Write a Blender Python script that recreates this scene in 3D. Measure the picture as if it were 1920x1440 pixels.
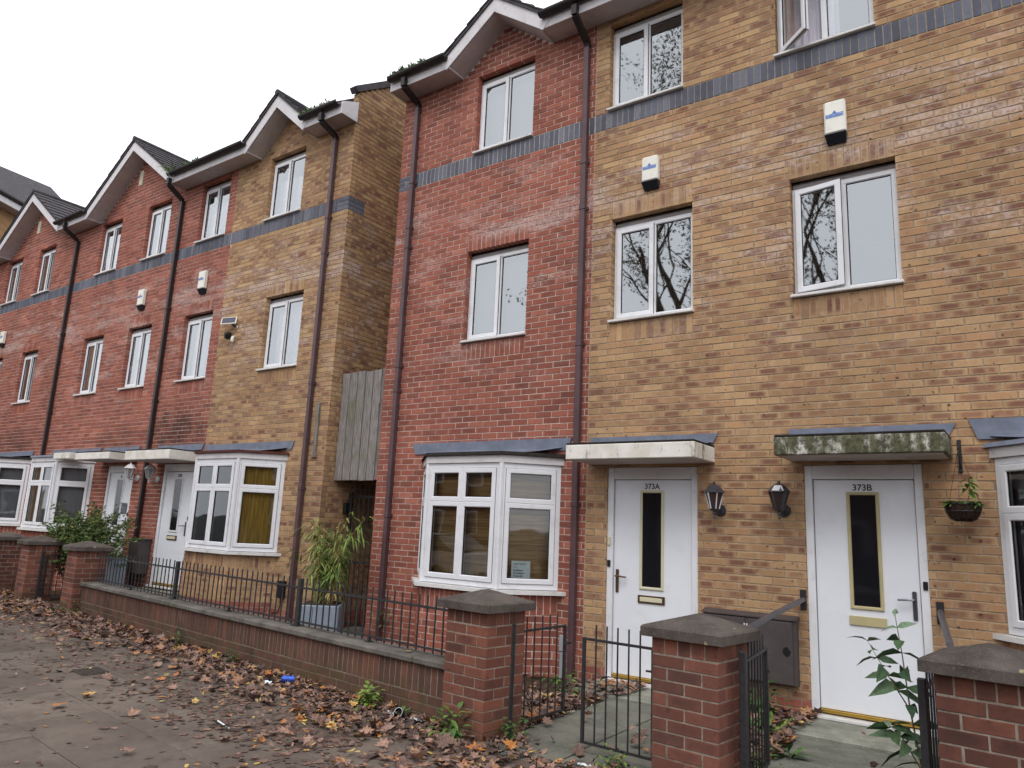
import bpy, bmesh, math, random
from mathutils import Matrix, Vector, Euler
R = math.radians
random.seed(7)
for o in list(bpy.data.objects): bpy.data.objects.remove(o)
scene = bpy.context.scene
COL = scene.collection

# ---------------------------------------------------------------- camera
CAM_LOC = Vector((7.394, -7.263, 1.159))
F_PX = 1374.6
ROT = ((0.81885, 0.57233, 0.04389), (0.07497, -0.18244, 0.98035), (-0.56909, 0.79947, 0.1923))  # right, up, forward
cam = bpy.data.cameras.new('camera')
cam.sensor_width = 36.0
cam.lens = F_PX / 1920 * 36.0
cam.clip_start = 0.05
cam.clip_end = 3000
cam_ob = bpy.data.objects.new('camera', cam)
COL.objects.link(cam_ob)
r_, u_, f_ = (Vector(v) for v in ROT)
cam_ob.matrix_world = Matrix(((r_.x, u_.x, -f_.x, CAM_LOC.x), (r_.y, u_.y, -f_.y, CAM_LOC.y),
                              (r_.z, u_.z, -f_.z, CAM_LOC.z), (0, 0, 0, 1)))
scene.camera = cam_ob
def project(p):
    d = Vector(p) - CAM_LOC
    w = d.dot(f_)
    if w < 0.05: return None
    return (960 + F_PX * d.dot(r_) / w, 720 - F_PX * d.dot(u_) / w, w)

# ---------------------------------------------------------------- sky, sun, exposure (overcast)
world = bpy.data.worlds.new('World')
scene.world = world
world.use_nodes = True
nt = world.node_tree
bg = nt.nodes['Background']
sky = nt.nodes.new('ShaderNodeTexSky')
sky.sky_type = 'NISHITA'
sky.sun_disc = False
sky.sun_elevation = R(52)
sky.sun_rotation = R(160)
sky.dust_density = 4.0
hs = nt.nodes.new('ShaderNodeHueSaturation')
hs.inputs['Saturation'].default_value = 0.25
nt.links.new(sky.outputs[0], hs.inputs['Color'])
mx = nt.nodes.new('ShaderNodeMix')
mx.data_type = 'RGBA'
mx.inputs['Factor'].default_value = 0.8
nt.links.new(hs.outputs[0], mx.inputs['A'])
mx.inputs['B'].default_value = (17.6, 18.0, 18.8, 1)      # even overcast cloud
nt.links.new(mx.outputs['Result'], bg.inputs['Color'])
bg.inputs['Strength'].default_value = 0.1
sun = bpy.data.lights.new('sun', 'SUN')
sun.energy = 1.2
sun.angle = R(25)
sun.color = (1.0, 0.97, 0.93)
sun_ob = bpy.data.objects.new('sun', sun)
sun_ob.rotation_euler = (R(38), 0, R(20))
sun_ob.location = (8, -12, 20)
COL.objects.link(sun_ob)
scene.view_settings.view_transform = 'Standard'
scene.view_settings.look = 'None'
scene.view_settings.exposure = 0.0
scene.view_settings.gamma = 1.0

# ---------------------------------------------------------------- object helpers
WORLD = {}
def _link(o, parent, loc):
    COL.objects.link(o)
    o.location = loc
    WORLD[o.name] = Vector(loc)
    if parent is not None:
        o.parent = parent
        o.matrix_parent_inverse = Matrix.Translation(-WORLD[parent.name])
def thing(name, label, cat, loc=(0, 0, 0), group=None):
    o = bpy.data.objects.new(name, None)
    o.empty_display_size = 0.1
    _link(o, None, loc)
    return tag(o, label, cat, group)
def tag(o, label=None, cat=None, group=None, kind=None):
    if label: o['label'] = label
    if cat: o['category'] = cat
    if group: o['group'] = group
    if kind: o['kind'] = kind
    return o
class MB:
    """collects geometry (world coordinates) for one mesh"""
    def __init__(s): s.v = []; s.f = []; s.uv = None; s.col = None; s.sm = False
    def add(s, vs, fs):
        b = len(s.v); s.v += [tuple(v) for v in vs]; s.f += [tuple(b + i for i in f) for f in fs]; return s
    def box(s, x0, x1, y0, y1, z0, z1, M=None):
        vs = [(x, y, z) for z in (z0, z1) for y in (y0, y1) for x in (x0, x1)]
        if M is not None: vs = [M @ Vector(v) for v in vs]
        return s.add(vs, [(0, 2, 3, 1), (4, 5, 7, 6), (0, 1, 5, 4), (1, 3, 7, 5), (3, 2, 6, 7), (2, 0, 4, 6)])
    def bbox(s, x0, x1, y0, y1, z0, z1, b=0.004, M=None):
        """box with chamfered vertical/horizontal edges"""
        bm = bmesh.new()
        bmesh.ops.create_cube(bm, size=1)
        for v in bm.verts:
            v.co = Vector(((x0 + x1) / 2 + v.co.x * (x1 - x0), (y0 + y1) / 2 + v.co.y * (y1 - y0), (z0 + z1) / 2 + v.co.z * (z1 - z0)))
        bmesh.ops.bevel(bm, geom=bm.edges[:], offset=b, segments=1, affect='EDGES')
        return s.bm(bm, M)
    def bm(s, bm, M=None):
        bm.verts.index_update()
        s.add([(M @ v.co) if M is not None else v.co for v in bm.verts], [[v.index for v in f.verts] for f in bm.faces])
        bm.free(); return s
    def cyl(s, p0, p1, r0, r1=None, n=10, caps=True):
        p0, p1 = Vector(p0), Vector(p1); r1 = r0 if r1 is None else r1
        d = (p1 - p0).normalized(); a = d.orthogonal().normalized(); b = d.cross(a)
        vs = [];
        for p, r in ((p0, r0), (p1, r1)):
            vs += [p + (a * math.cos(2 * math.pi * i / n) + b * math.sin(2 * math.pi * i / n)) * r for i in range(n)]
        fs = [(i, (i + 1) % n, n + (i + 1) % n, n + i) for i in range(n)]
        if caps: fs += [tuple(range(n - 1, -1, -1)), tuple(range(n, 2 * n))]
        return s.add(vs, fs)
    def tube(s, pts, r, n=8):
        pts = [Vector(p) for p in pts]; rings = []
        rr = r if isinstance(r, (list, tuple)) else [r] * len(pts)
        prev = None
        for i, p in enumerate(pts):
            d = (pts[min(i + 1, len(pts) - 1)] - pts[max(i - 1, 0)]).normalized()
            a = (prev - d * prev.dot(d)) if prev is not None else d.orthogonal()
            if a.length < 1e-5: a = d.orthogonal()
            a.normalize(); prev = a; b = d.cross(a)
            rings.append([p + (a * math.cos(2 * math.pi * k / n) + b * math.sin(2 * math.pi * k / n)) * rr[i] for k in range(n)])
        vs = [v for g in rings for v in g]; fs = []
        for i in range(len(pts) - 1):
            for k in range(n): fs.append((i * n + k, i * n + (k + 1) % n, (i + 1) * n + (k + 1) % n, (i + 1) * n + k))
        fs += [tuple(range(n - 1, -1, -1)), tuple((len(pts) - 1) * n + k for k in range(n))]
        return s.add(vs, fs)
    def lathe(s, prof, c, n=16, M=None):
        vs = []
        for r, z in prof: vs += [Vector((c[0] + r * math.cos(2 * math.pi * k / n), c[1] + r * math.sin(2 * math.pi * k / n), c[2] + z)) for k in range(n)]
        if M is not None: vs = [M @ v for v in vs]
        fs = []
        for i in range(len(prof) - 1):
            for k in range(n): fs.append((i * n + k, i * n + (k + 1) % n, (i + 1) * n + (k + 1) % n, (i + 1) * n + k))
        fs += [tuple(range(n - 1, -1, -1)), tuple((len(prof) - 1) * n + k for k in range(n))]
        return s.add(vs, fs)
    def prism(s, poly, vec):
        """polygon (3d points) swept by vec"""
        n = len(poly); vec = Vector(vec)
        vs = [Vector(p) for p in poly] + [Vector(p) + vec for p in poly]
        return s.add(vs, [tuple(range(n - 1, -1, -1)), tuple(range(n, 2 * n))] + [(i, (i + 1) % n, n + (i + 1) % n, n + i) for i in range(n)])
    def mesh(s, name, mat, fixn=True):
        m = bpy.data.meshes.new(name); m.from_pydata(s.v, [], s.f)
        if fixn:
            bm = bmesh.new(); bm.from_mesh(m); bmesh.ops.recalc_face_normals(bm, faces=bm.faces); bm.to_mesh(m); bm.free()
        for k in (mat if isinstance(mat, (list, tuple)) else [mat]): m.materials.append(k)
        if s.uv:
            l = m.uv_layers.new(name='UVMap'); idx = [0] * len(m.loops); m.loops.foreach_get('vertex_index', idx)
            l.data.foreach_set('uv', [c for i in idx for c in s.uv[i]])
        if s.col:
            a = m.attributes.new('tone', 'FLOAT_COLOR', 'POINT'); a.data.foreach_set('color', [c for q in s.col for c in q])
        if s.sm: m.polygons.foreach_set('use_smooth', [True] * len(m.polygons))
        return m
    def build(s, name, mat, parent=None, loc=None, fixn=True):
        """link as one mesh object; geometry was given in world coordinates; loc = where the origin goes"""
        m = s.mesh(name, mat, fixn)
        if loc is None:
            n = max(1, len(s.v)); xs = [v[0] for v in s.v]; ys = [v[1] for v in s.v]; zs = [v[2] for v in s.v]
            loc = ((min(xs) + max(xs)) / 2, (min(ys) + max(ys)) / 2, min(zs))
        m.transform(Matrix.Translation(-Vector(loc)))
        o = bpy.data.objects.new(name, m)
        _link(o, parent, loc)
        return o

# ---------------------------------------------------------------- material helpers
def srgb(r, g, b):
    f = lambda c: (c / 255 / 12.92) if c / 255 <= 0.04045 else ((c / 255 + 0.055) / 1.055) ** 2.4
    return (f(r), f(g), f(b), 1)
class Mat:
    def __init__(s, name, rough=0.7, spec=0.3, metal=0.0):
        s.m = bpy.data.materials.new(name); s.m.use_nodes = True; s.t = s.m.node_tree
        s.b = s.t.nodes['Principled BSDF']
        s.b.inputs['Roughness'].default_value = rough
        s.b.inputs['Specular IOR Level'].default_value = spec
        s.b.inputs['Metallic'].default_value = metal
        s.pos = None
    def n(s, kind, **kw):
        q = s.t.nodes.new(kind)
        for k, v in kw.items(): setattr(q, k, v)
        return q
    def set(s, node, **ins):
        for k, v in ins.items():
            i = node.inputs[k]
            if isinstance(v, bpy.types.NodeSocket): s.t.links.new(v, i)
            else: i.default_value = v
        return node
    def P(s):
        if s.pos is None: s.pos = s.n('ShaderNodeNewGeometry').outputs['Position']
        return s.pos
    def noise(s, scale, detail=4, rough=0.55, vec=None, stretch=None):
        q = s.n('ShaderNodeTexNoise'); q.inputs['Scale'].default_value = scale; q.inputs['Detail'].default_value = detail; q.inputs['Roughness'].default_value = rough
        v = vec or s.P()
        if stretch:
            mp = s.n('ShaderNodeMapping'); mp.inputs['Scale'].default_value = stretch; s.t.links.new(v, mp.inputs['Vector']); v = mp.outputs[0]
        s.t.links.new(v, q.inputs['Vector']); return q.outputs['Fac']
    def ramp(s, fac, lo, hi, a=0.0, b=1.0):
        q = s.n('ShaderNodeMapRange', interpolation_type='SMOOTHSTEP')
        q.inputs['From Min'].default_value = lo; q.inputs['From Max'].default_value = hi; q.inputs['To Min'].default_value = a; q.inputs['To Max'].default_value = b
        s.t.links.new(fac, q.inputs['Value']); return q.outputs[0]
    def math(s, op, a, b=None, c=None):
        q = s.n('ShaderNodeMath', operation=op)
        for i, v in enumerate((a, b, c)):
            if v is None: continue
            if isinstance(v, bpy.types.NodeSocket): s.t.links.new(v, q.inputs[i])
            else: q.inputs[i].default_value = v
        return q.outputs[0]
    def mix(s, fac, a, b, mode='MIX'):
        q = s.n('ShaderNodeMix', data_type='RGBA', blend_type=mode)
        for k, v in (('Factor', fac), ('A', a), ('B', b)):
            if isinstance(v, bpy.types.NodeSocket): s.t.links.new(v, q.inputs[k])
            else: q.inputs[k].default_value = v
        return q.outputs['Result']
    def sep(s, vec):
        q = s.n('ShaderNodeSeparateXYZ'); s.t.links.new(vec, q.inputs[0]); return q.outputs
    def color(s, c):
        if isinstance(c, bpy.types.NodeSocket): s.t.links.new(c, s.b.inputs['Base Color'])
        else: s.b.inputs['Base Color'].default_value = c
        return s
    def bump(s, h, strength=0.3, dist=0.005):
        q = s.n('ShaderNodeBump'); q.inputs['Strength'].default_value = strength; q.inputs['Distance'].default_value = dist
        s.t.links.new(h, q.inputs['Height']); s.t.links.new(q.outputs[0], s.b.inputs['Normal']); return s
    def rough(s, sock): s.t.links.new(sock, s.b.inputs['Roughness']); return s
M = {}
def simple(key, c, rough=0.6, spec=0.3, var=0.12, scale=6, metal=0.0, dirt=None, dirt_amt=0.3, bump=0.0, bscale=60):
    q = Mat(key, rough, spec, metal)
    base = c if not isinstance(c, str) else None
    col = q.mix(q.ramp(q.noise(scale, 6), 0.3, 0.7), tuple(x * (1 - var) for x in base[:3]) + (1,), tuple(min(1, x * (1 + var)) for x in base[:3]) + (1,))
    if dirt is not None:
        col = q.mix(q.ramp(q.noise(scale * 1.7, 8, 0.7), 0.5, 0.75, 0, dirt_amt), col, dirt)
    q.color(col)
    if bump: q.bump(q.noise(bscale, 5), bump)
    M[key] = q.m
    return q

# bricks: per-brick random numbers come in the 'tone' attribute (r tone, g blotch, b hue), place on the brick in the uv
def brick_mat(key, pal, blotch, spot=0.0, efflo=0.0, soot=None, moss=None, damp=0.0, bright=1.0):
    q = Mat(key, 0.85, 0.15)
    at = q.n('ShaderNodeAttribute', attribute_name='tone')
    t = q.n('ShaderNodeSeparateColor'); q.t.links.new(at.outputs['Color'], t.inputs[0]); r, g, b = t.outputs
    q_ = lambda c: tuple(min(1, x * bright) for x in c[:3]) + (1,)
    col = q.mix(q.ramp(r, 0.0, 1.0), q_(pal[0]), q_(pal[1]))
    col = q.mix(q.ramp(b, 0.68, 1.0), col, q_(pal[2]))
    col = q.mix(q.ramp(b, 0.22, 0.0, 0, 0.8), col, q_(pal[3]))
    uv = q.sep(q.n('ShaderNodeUVMap').outputs[0])
    du = q.math('ABSOLUTE', uv[0]); dv = q.math('ABSOLUTE', uv[1])
    inner = q.math('MULTIPLY', q.ramp(du, 0.98, 0.45), q.ramp(dv, 1.1, 0.35))
    n1 = q.noise(9, 5, 0.6)
    amt = q.math('MULTIPLY', q.math('MULTIPLY', inner, g), q.ramp(n1, 0.15, 0.5))
    col = q.mix(amt, col, q_(blotch))
    col = q.mix(q.ramp(q.noise(38, 6, 0.7), 0.35, 0.75, 0, 0.35), col, tuple(x * 0.62 for x in q_(pal[0])[:3]) + (1,))
    col = q.mix(q.ramp(q.noise(14, 3), 0.5, 0.8, 0, 0.3), col, tuple(min(1, x * 1.25) for x in q_(pal[1])[:3]) + (1,))
    if spot: col = q.mix(q.ramp(q.noise(26, 2, 0.3), 0.68, 0.73, 0, spot), col, srgb(62, 44, 36))
    px = q.sep(q.P())
    gr = q.ramp(q.noise(0.9, 6, 0.6, stretch=(1, 1, .55)), 0.3, 0.72, 0.80, 1.10); gc = q.n('ShaderNodeCombineColor'); [q.t.links.new(gr, gc.inputs[i]) for i in range(3)]
    col = q.mix(1.0, col, gc.outputs[0], 'MULTIPLY')      # broad weathering
    if efflo:
        # lime bloom washed out of the joints, in ragged patches between the storeys
        e = q.math('MULTIPLY', q.ramp(q.noise(2.3, 8, 0.68, stretch=(0.45, 1, 1.6)), 0.50, 0.63), q.ramp(q.noise(21, 5, 0.7), 0.38, 0.62))
        e = q.math('MULTIPLY', e, q.math('MULTIPLY', q.ramp(px[2], 2.4, 4.4), q.ramp(px[2], 6.1, 5.5)))
        e2 = q.math('MULTIPLY', q.ramp(q.noise(1.3, 8, 0.7, stretch=(0.5, 1, 2.2)), 0.46, 0.6), q.ramp(q.noise(30, 4, 0.7), 0.36, 0.6))
        e2 = q.math('MULTIPLY', e2, q.math('MULTIPLY', q.ramp(px[2], 4.75, 5.0), q.ramp(px[2], 5.5, 5.2)))
        e = q.math('MINIMUM', q.math('ADD', e, e2), 1.0)
        col = q.mix(q.math('MULTIPLY', e, efflo), col, srgb(200, 182, 176))
    if soot:
        for (sx, sz, wx, wz, am) in soot:
            d = q.math('ADD', q.math('POWER', q.math('DIVIDE', q.math('SUBTRACT', px[0], sx), wx), 2), q.math('POWER', q.math('DIVIDE', q.math('SUBTRACT', px[2], sz), wz), 2))
            k = q.math('MULTIPLY', q.ramp(d, 1.0, 0.0), q.ramp(q.noise(3.1, 6, 0.65), 0.25, 0.7))
            col = q.mix(q.math('MULTIPLY', k, am), col, srgb(48, 38, 36))
    if moss is not None:
        k = q.math('MULTIPLY', q.ramp(px[2], moss + 0.22, moss - 0.05), q.ramp(q.noise(5, 6, 0.65), 0.35, 0.7))
        col = q.mix(q.math('MULTIPLY', k, 0.7), col, srgb(72, 70, 46))
        k2 = q.ramp(q.noise(2.1, 6, 0.6, stretch=(1, 1, .5)), 0.5, 0.75, 0, damp)
        col = q.mix(k2, col, srgb(70, 52, 48))
    q.color(col)
    q.bump(q.noise(120, 6, 0.7), 0.35, 0.003)
    M[key] = q.m
SOOT = [(-5.2, 2.65, 1.1, 0.55, 0.9), (-7.2, 2.45, 1.4, 0.35, 0.6), (-12.0, 2.6, 1.5, 0.4, 0.7), (-4.6, 2.5, 2.2, .25, 0.45)]
brick_mat('brick_red', [srgb(150, 90, 76), srgb(168, 102, 86), srgb(179, 115, 97), srgb(128, 82, 72)], srgb(120, 75, 66), spot=0.35, efflo=0.6, soot=SOOT)
brick_mat('brick_yellow', [srgb(174, 140, 104), srgb(194, 160, 121), srgb(184, 144, 108), srgb(144, 110, 92)], srgb(122, 84, 74), spot=0.8, efflo=0.8, soot=SOOT[:1])
brick_mat('brick_blue', [srgb(92, 95, 106), srgb(114, 118, 130), srgb(124, 126, 136), srgb(82, 83, 94)], srgb(92, 92, 104), efflo=0.0)
brick_mat('brick_wall', [srgb(98, 72, 64), srgb(116, 82, 70), srgb(126, 84, 70), srgb(88, 68, 62)], srgb(84, 66, 60), spot=0.4, moss=-0.22, damp=1.0)
brick_mat('brick_pier', [srgb(108, 71, 62), srgb(129, 84, 71), srgb(142, 90, 74), srgb(94, 68, 62)], srgb(84, 60, 56), spot=0.4, moss=-0.34, damp=0.9)
def mortar(key, c, moss=None, c2=None):
    q = Mat(key, 0.95, 0.1)
    if c2 is not None:      # a paler mix was used with the red bricks
        x = q.sep(q.P())[0]; k = q.math('GREATER_THAN', q.math('MULTIPLY', q.math('LESS_THAN', x, 3.31), q.math('ADD', q.math('GREATER_THAN', x, -.02), q.math('LESS_THAN', x, -4.2))), .5)
        nn = q.ramp(q.noise(17, 6, 0.65), 0.3, 0.7, .72, 1.15)
        cc = q.n('ShaderNodeCombineColor'); [q.t.links.new(nn, cc.inputs[i]) for i in range(3)]
        col = q.mix(1.0, q.mix(k, c, c2), cc.outputs[0], 'MULTIPLY')
    else: col = q.mix(q.ramp(q.noise(17, 6, 0.65), 0.3, 0.7), tuple(x * 0.7 for x in c[:3]) + (1,), tuple(x * 1.2 for x in c[:3]) + (1,))
    if moss is not None:
        z = q.sep(q.P())[2]
        col = q.mix(q.math('MULTIPLY', q.ramp(z, moss + .3, moss), 0.6), col, srgb(70, 68, 50))
    q.color(col); q.bump(q.noise(160, 5), 0.5, 0.004); M[key] = q.m
mortar('mortar', srgb(164, 148, 132), None, srgb(202, 187, 177))
mortar('mortar_pier', srgb(150, 138, 126), -0.35)

simple('white_upvc', srgb(222, 222, 226), 0.35, 0.4, var=0.03, scale=3, dirt=srgb(150, 142, 136), dirt_amt=0.28)
simple('sill_upvc', srgb(214, 212, 210), 0.45, 0.4, var=0.05, scale=4, dirt=srgb(120, 112, 100), dirt_amt=0.5)
simple('vent_grey', srgb(150, 144, 142), 0.6, 0.2, var=0.1, scale=8)
simple('door_white', srgb(226, 228, 234), 0.3, 0.45, var=0.02, scale=2, dirt=srgb(176, 172, 170), dirt_amt=0.18)
simple('fascia_white', srgb(206, 202, 204), 0.5, 0.3, var=0.05, scale=5, dirt=srgb(120, 112, 112), dirt_amt=0.35)
simple('soffit', srgb(186, 176, 174), 0.7, 0.2, var=0.08, scale=4, dirt=srgb(110, 100, 98), dirt_amt=0.4)
simple('pipe_dark', srgb(46, 36, 38), 0.42, 0.4, var=0.15, scale=5, dirt=srgb(70, 60, 60), dirt_amt=0.4)
simple('pipe_brown', srgb(84, 62, 66), 0.42, 0.4, var=0.15, scale=5, dirt=srgb(92, 78, 78), dirt_amt=0.4)
simple('gutter_dark', srgb(38, 32, 33), 0.5, 0.35, var=0.2, scale=7, dirt=srgb(64, 66, 46), dirt_amt=0.5)
simple('roof_tile', srgb(74, 70, 74), 0.85, 0.2, var=0.25, scale=9, dirt=srgb(70, 74, 54), dirt_amt=0.35, bump=0.4)
simple('lead', srgb(112, 118, 134), 0.5, 0.35, var=0.16, scale=6, metal=0.15, dirt=srgb(150, 150, 154), dirt_amt=0.4, bump=0.5, bscale=14)
simple('felt', srgb(42, 38, 36), 0.9, 0.15, var=0.3, scale=20, dirt=srgb(62, 64, 44), dirt_amt=0.5, bump=0.6)
simple('felt_red', srgb(74, 42, 36), 0.9, 0.15, var=0.3, scale=18, bump=0.5)
simple('gold_trim', srgb(182, 170, 130), 0.35, 0.5, var=0.06)
simple('cream_trim', srgb(206, 200, 172), 0.4, 0.4, var=0.04)
simple('brass', srgb(206, 168, 84), 0.3, 0.5, var=0.1, metal=0.8)
simple('bronze', srgb(104, 78, 58), 0.35, 0.5, var=0.1, metal=0.6)
simple('chrome', srgb(120, 120, 126), 0.28, 0.5, var=0.1, metal=0.85)
simple('black_metal', srgb(38, 37, 40), 0.5, 0.4, var=0.2, scale=25, dirt=srgb(92, 66, 52), dirt_amt=0.25)
simple('railing_metal', srgb(44, 44, 47), 0.55, 0.35, var=0.25, scale=30, dirt=srgb(84, 58, 44), dirt_amt=0.4)
simple('black_plastic', srgb(26, 26, 28), 0.4, 0.4, var=0.1)
simple('meter_brown', srgb(76, 68, 68), 0.6, 0.3, var=0.06, scale=8, dirt=srgb(110, 102, 100), dirt_amt=0.25)
simple('grey_plastic', srgb(150, 152, 156), 0.5, 0.4, var=0.06)
simple('lamp_paint', srgb(205, 205, 208), 0.45, 0.4, var=0.05, dirt=srgb(120, 112, 104), dirt_amt=0.4)
simple('lamp_black', srgb(52, 52, 58), 0.4, 0.45, var=0.2, scale=30, dirt=srgb(120, 122, 130), dirt_amt=0.4)
simple('alarm_white', srgb(232, 230, 220), 0.4, 0.35, var=0.03, dirt=srgb(196, 196, 168), dirt_amt=0.5, scale=9)
simple('alarm_blue', srgb(150, 172, 214), 0.5, 0.3, var=0.15, scale=60)
simple('paper', srgb(214, 226, 226), 0.9, 0.1, var=0.02)
simple('ink', srgb(40, 42, 46), 0.9, 0.1, var=0.0)
simple('number_ink', srgb(52, 46, 46), 0.5, 0.3, var=0.0)
simple('planter_grey', srgb(132, 142, 156), 0.55, 0.3, var=0.08, scale=7, dirt=srgb(100, 104, 106), dirt_amt=0.4)
simple('bark', srgb(84, 70, 58), 0.95, 0.1, var=0.3, scale=12, bump=0.8)
simple('cane', srgb(150, 132, 78), 0.6, 0.3, var=0.2, scale=14)
simple('stem', srgb(104, 92, 58), 0.7, 0.2, var=0.2, scale=14)
simple('soil', srgb(72, 60, 50), 1.0, 0.05, var=0.35, scale=20, bump=1.0)
simple('gravel', srgb(188, 178, 164), 0.9, 0.1, var=0.2, scale=50)
simple('asphalt', srgb(66, 64, 64), 0.9, 0.2, var=0.2, scale=30, bump=0.4, bscale=200)
simple('iron', srgb(70, 62, 58), 0.7, 0.3, var=0.2, scale=30)
simple('room', srgb(120, 112, 104), 0.9, 0.1, var=0.05)
simple('carpet', srgb(84, 76, 70), 1.0, 0.05, var=0.1)
simple('curtain', srgb(226, 222, 232), 0.9, 0.1, var=0.04)
simple('grey_blind', srgb(140, 142, 146), 0.9, 0.1, var=0.05)
simple('can_blue', srgb(52, 84, 178), 0.25, 0.5, var=0.2, scale=40, metal=0.5)
simple('can_metal', srgb(190, 192, 196), 0.3, 0.5, var=0.1, metal=0.9)
simple('plastic_clear', srgb(190, 192, 194), 0.2, 0.5, var=0.05)
simple('red_wrap', srgb(88, 28, 28), 0.35, 0.5, var=0.3, scale=40)
simple('solar', srgb(60, 60, 76), 0.2, 0.5, var=0.05)
simple('coco', srgb(54, 42, 36), 1.0, 0.05, var=0.4, scale=60, bump=1.0)
simple('seal_black', srgb(30, 30, 32), 0.6, 0.2, var=0.0)
simple('red_sealant', srgb(182, 76, 60), 0.7, 0.2, var=0.1)

def wood_mat():
    q = Mat('old_timber', 0.9, 0.1)
    g = q.noise(10, 8, 0.7, stretch=(9, 9, 0.5))
    col = q.mix(q.ramp(g, 0.3, 0.7), srgb(92, 88, 84), srgb(158, 152, 150))
    col = q.mix(q.ramp(q.noise(3.2, 4, 0.6), 0.52, 0.72, 0, 0.45), col, srgb(104, 112, 74))
    kn = q.n('ShaderNodeTexVoronoi'); kn.inputs['Scale'].default_value = 3.3
    mp = q.n('ShaderNodeMapping'); mp.inputs['Scale'].default_value = (1.6, 1.6, 0.7); q.t.links.new(q.P(), mp.inputs[0]); q.t.links.new(mp.outputs[0], kn.inputs['Vector'])
    col = q.mix(q.ramp(kn.outputs['Distance'], 0.12, 0.04, 0, 0.6), col, srgb(64, 56, 50))
    oi = q.n('ShaderNodeObjectInfo'); col = q.mix(1.0, col, q.mix(oi.outputs['Random'], (0.78, 0.78, 0.76, 1), (1.15, 1.14, 1.14, 1)), 'MULTIPLY')
    q.color(col); q.bump(g, 0.6, 0.006); M['old_timber'] = q.m
wood_mat()
def canopy_mat(key, moss):
    q = Mat(key, 0.6, 0.3)
    p = q.sep(q.P())
    col = q.mix(q.ramp(q.noise(5, 6), 0.3, 0.7), srgb(208, 202, 190), srgb(230, 226, 220))
    k = q.ramp(q.noise(7, 8, 0.75, stretch=(1, 1, 0.35)), 0.62 - moss * 0.3, 0.8 - moss * 0.28)
    col = q.mix(k, col, srgb(92, 92, 66))
    k2 = q.ramp(q.noise(16, 8, 0.75), 0.66 - moss * 0.24, 0.78 - moss * 0.2)
    col = q.mix(q.math('MULTIPLY', k2, 0.85), col, srgb(56, 54, 40))
    q.color(col); q.bump(k2, 0.4, 0.005); M[key] = q.m
canopy_mat('canopy_clean', 0.12); canopy_mat('canopy_streaked', 0.28); canopy_mat('canopy_mossy', 0.95)
def concrete(key, lo, hi, moss=0.3, speck=True, lichen=0.0):
    q = Mat(key, 0.92, 0.15)
    col = q.mix(q.ramp(q.noise(4, 8, 0.65), 0.3, 0.7), lo, hi)
    if speck:
        col = q.mix(q.ramp(q.noise(110, 3, 0.6), 0.56, 0.72, 0, 0.55), col, tuple(min(1, x * 2.0) for x in hi[:3]) + (1,))
        col = q.mix(q.ramp(q.noise(150, 3, 0.6), 0.44, 0.28, 0, 0.5), col, tuple(x * 0.4 for x in lo[:3]) + (1,))
    if moss: col = q.mix(q.ramp(q.noise(3.4, 8, 0.7), 0.5, 0.7, 0, moss), col, srgb(84, 88, 62))
    if lichen: col = q.mix(q.ramp(q.noise(13, 4, 0.5), 0.68, 0.74, 0, lichen), col, srgb(158, 146, 116))
    q.color(col); q.bump(q.noise(90, 6, 0.7), 0.5, 0.006); M[key] = q.m
concrete('cap_stone', srgb(68, 61, 58), srgb(98, 90, 85), 0.2, True, 0.8)
concrete('coping', srgb(82, 78, 74), srgb(118, 112, 106), 0.4)
concrete('step', srgb(116, 116, 106), srgb(150, 150, 138), 0.35)
concrete('path', srgb(94, 94, 86), srgb(120, 119, 109), 0.35)
def paving():
    q = Mat('paving', 0.7, 0.3)
    oi = q.n('ShaderNodeObjectInfo')
    a = q.mix(q.ramp(oi.outputs['Random'], 0, 1), srgb(100, 90, 82), srgb(116, 105, 95))
    col = q.mix(q.ramp(q.noise(1.7, 8, 0.68), 0.35, 0.7), a, srgb(88, 78, 70))
    col = q.mix(q.ramp(q.noise(9, 8, 0.7), 0.5, 0.72, 0, 0.55), col, srgb(70, 58, 52))
    col = q.mix(q.ramp(q.noise(130, 3), 0.56, 0.75, 0, 0.35), col, srgb(150, 142, 134))
    q.color(col); q.rough(q.ramp(q.noise(2.4, 5), 0.35, 0.65, 0.5, 0.85)); q.bump(q.noise(80, 6, 0.7), 0.35, 0.004); M['paving'] = q.m
paving()
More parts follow.
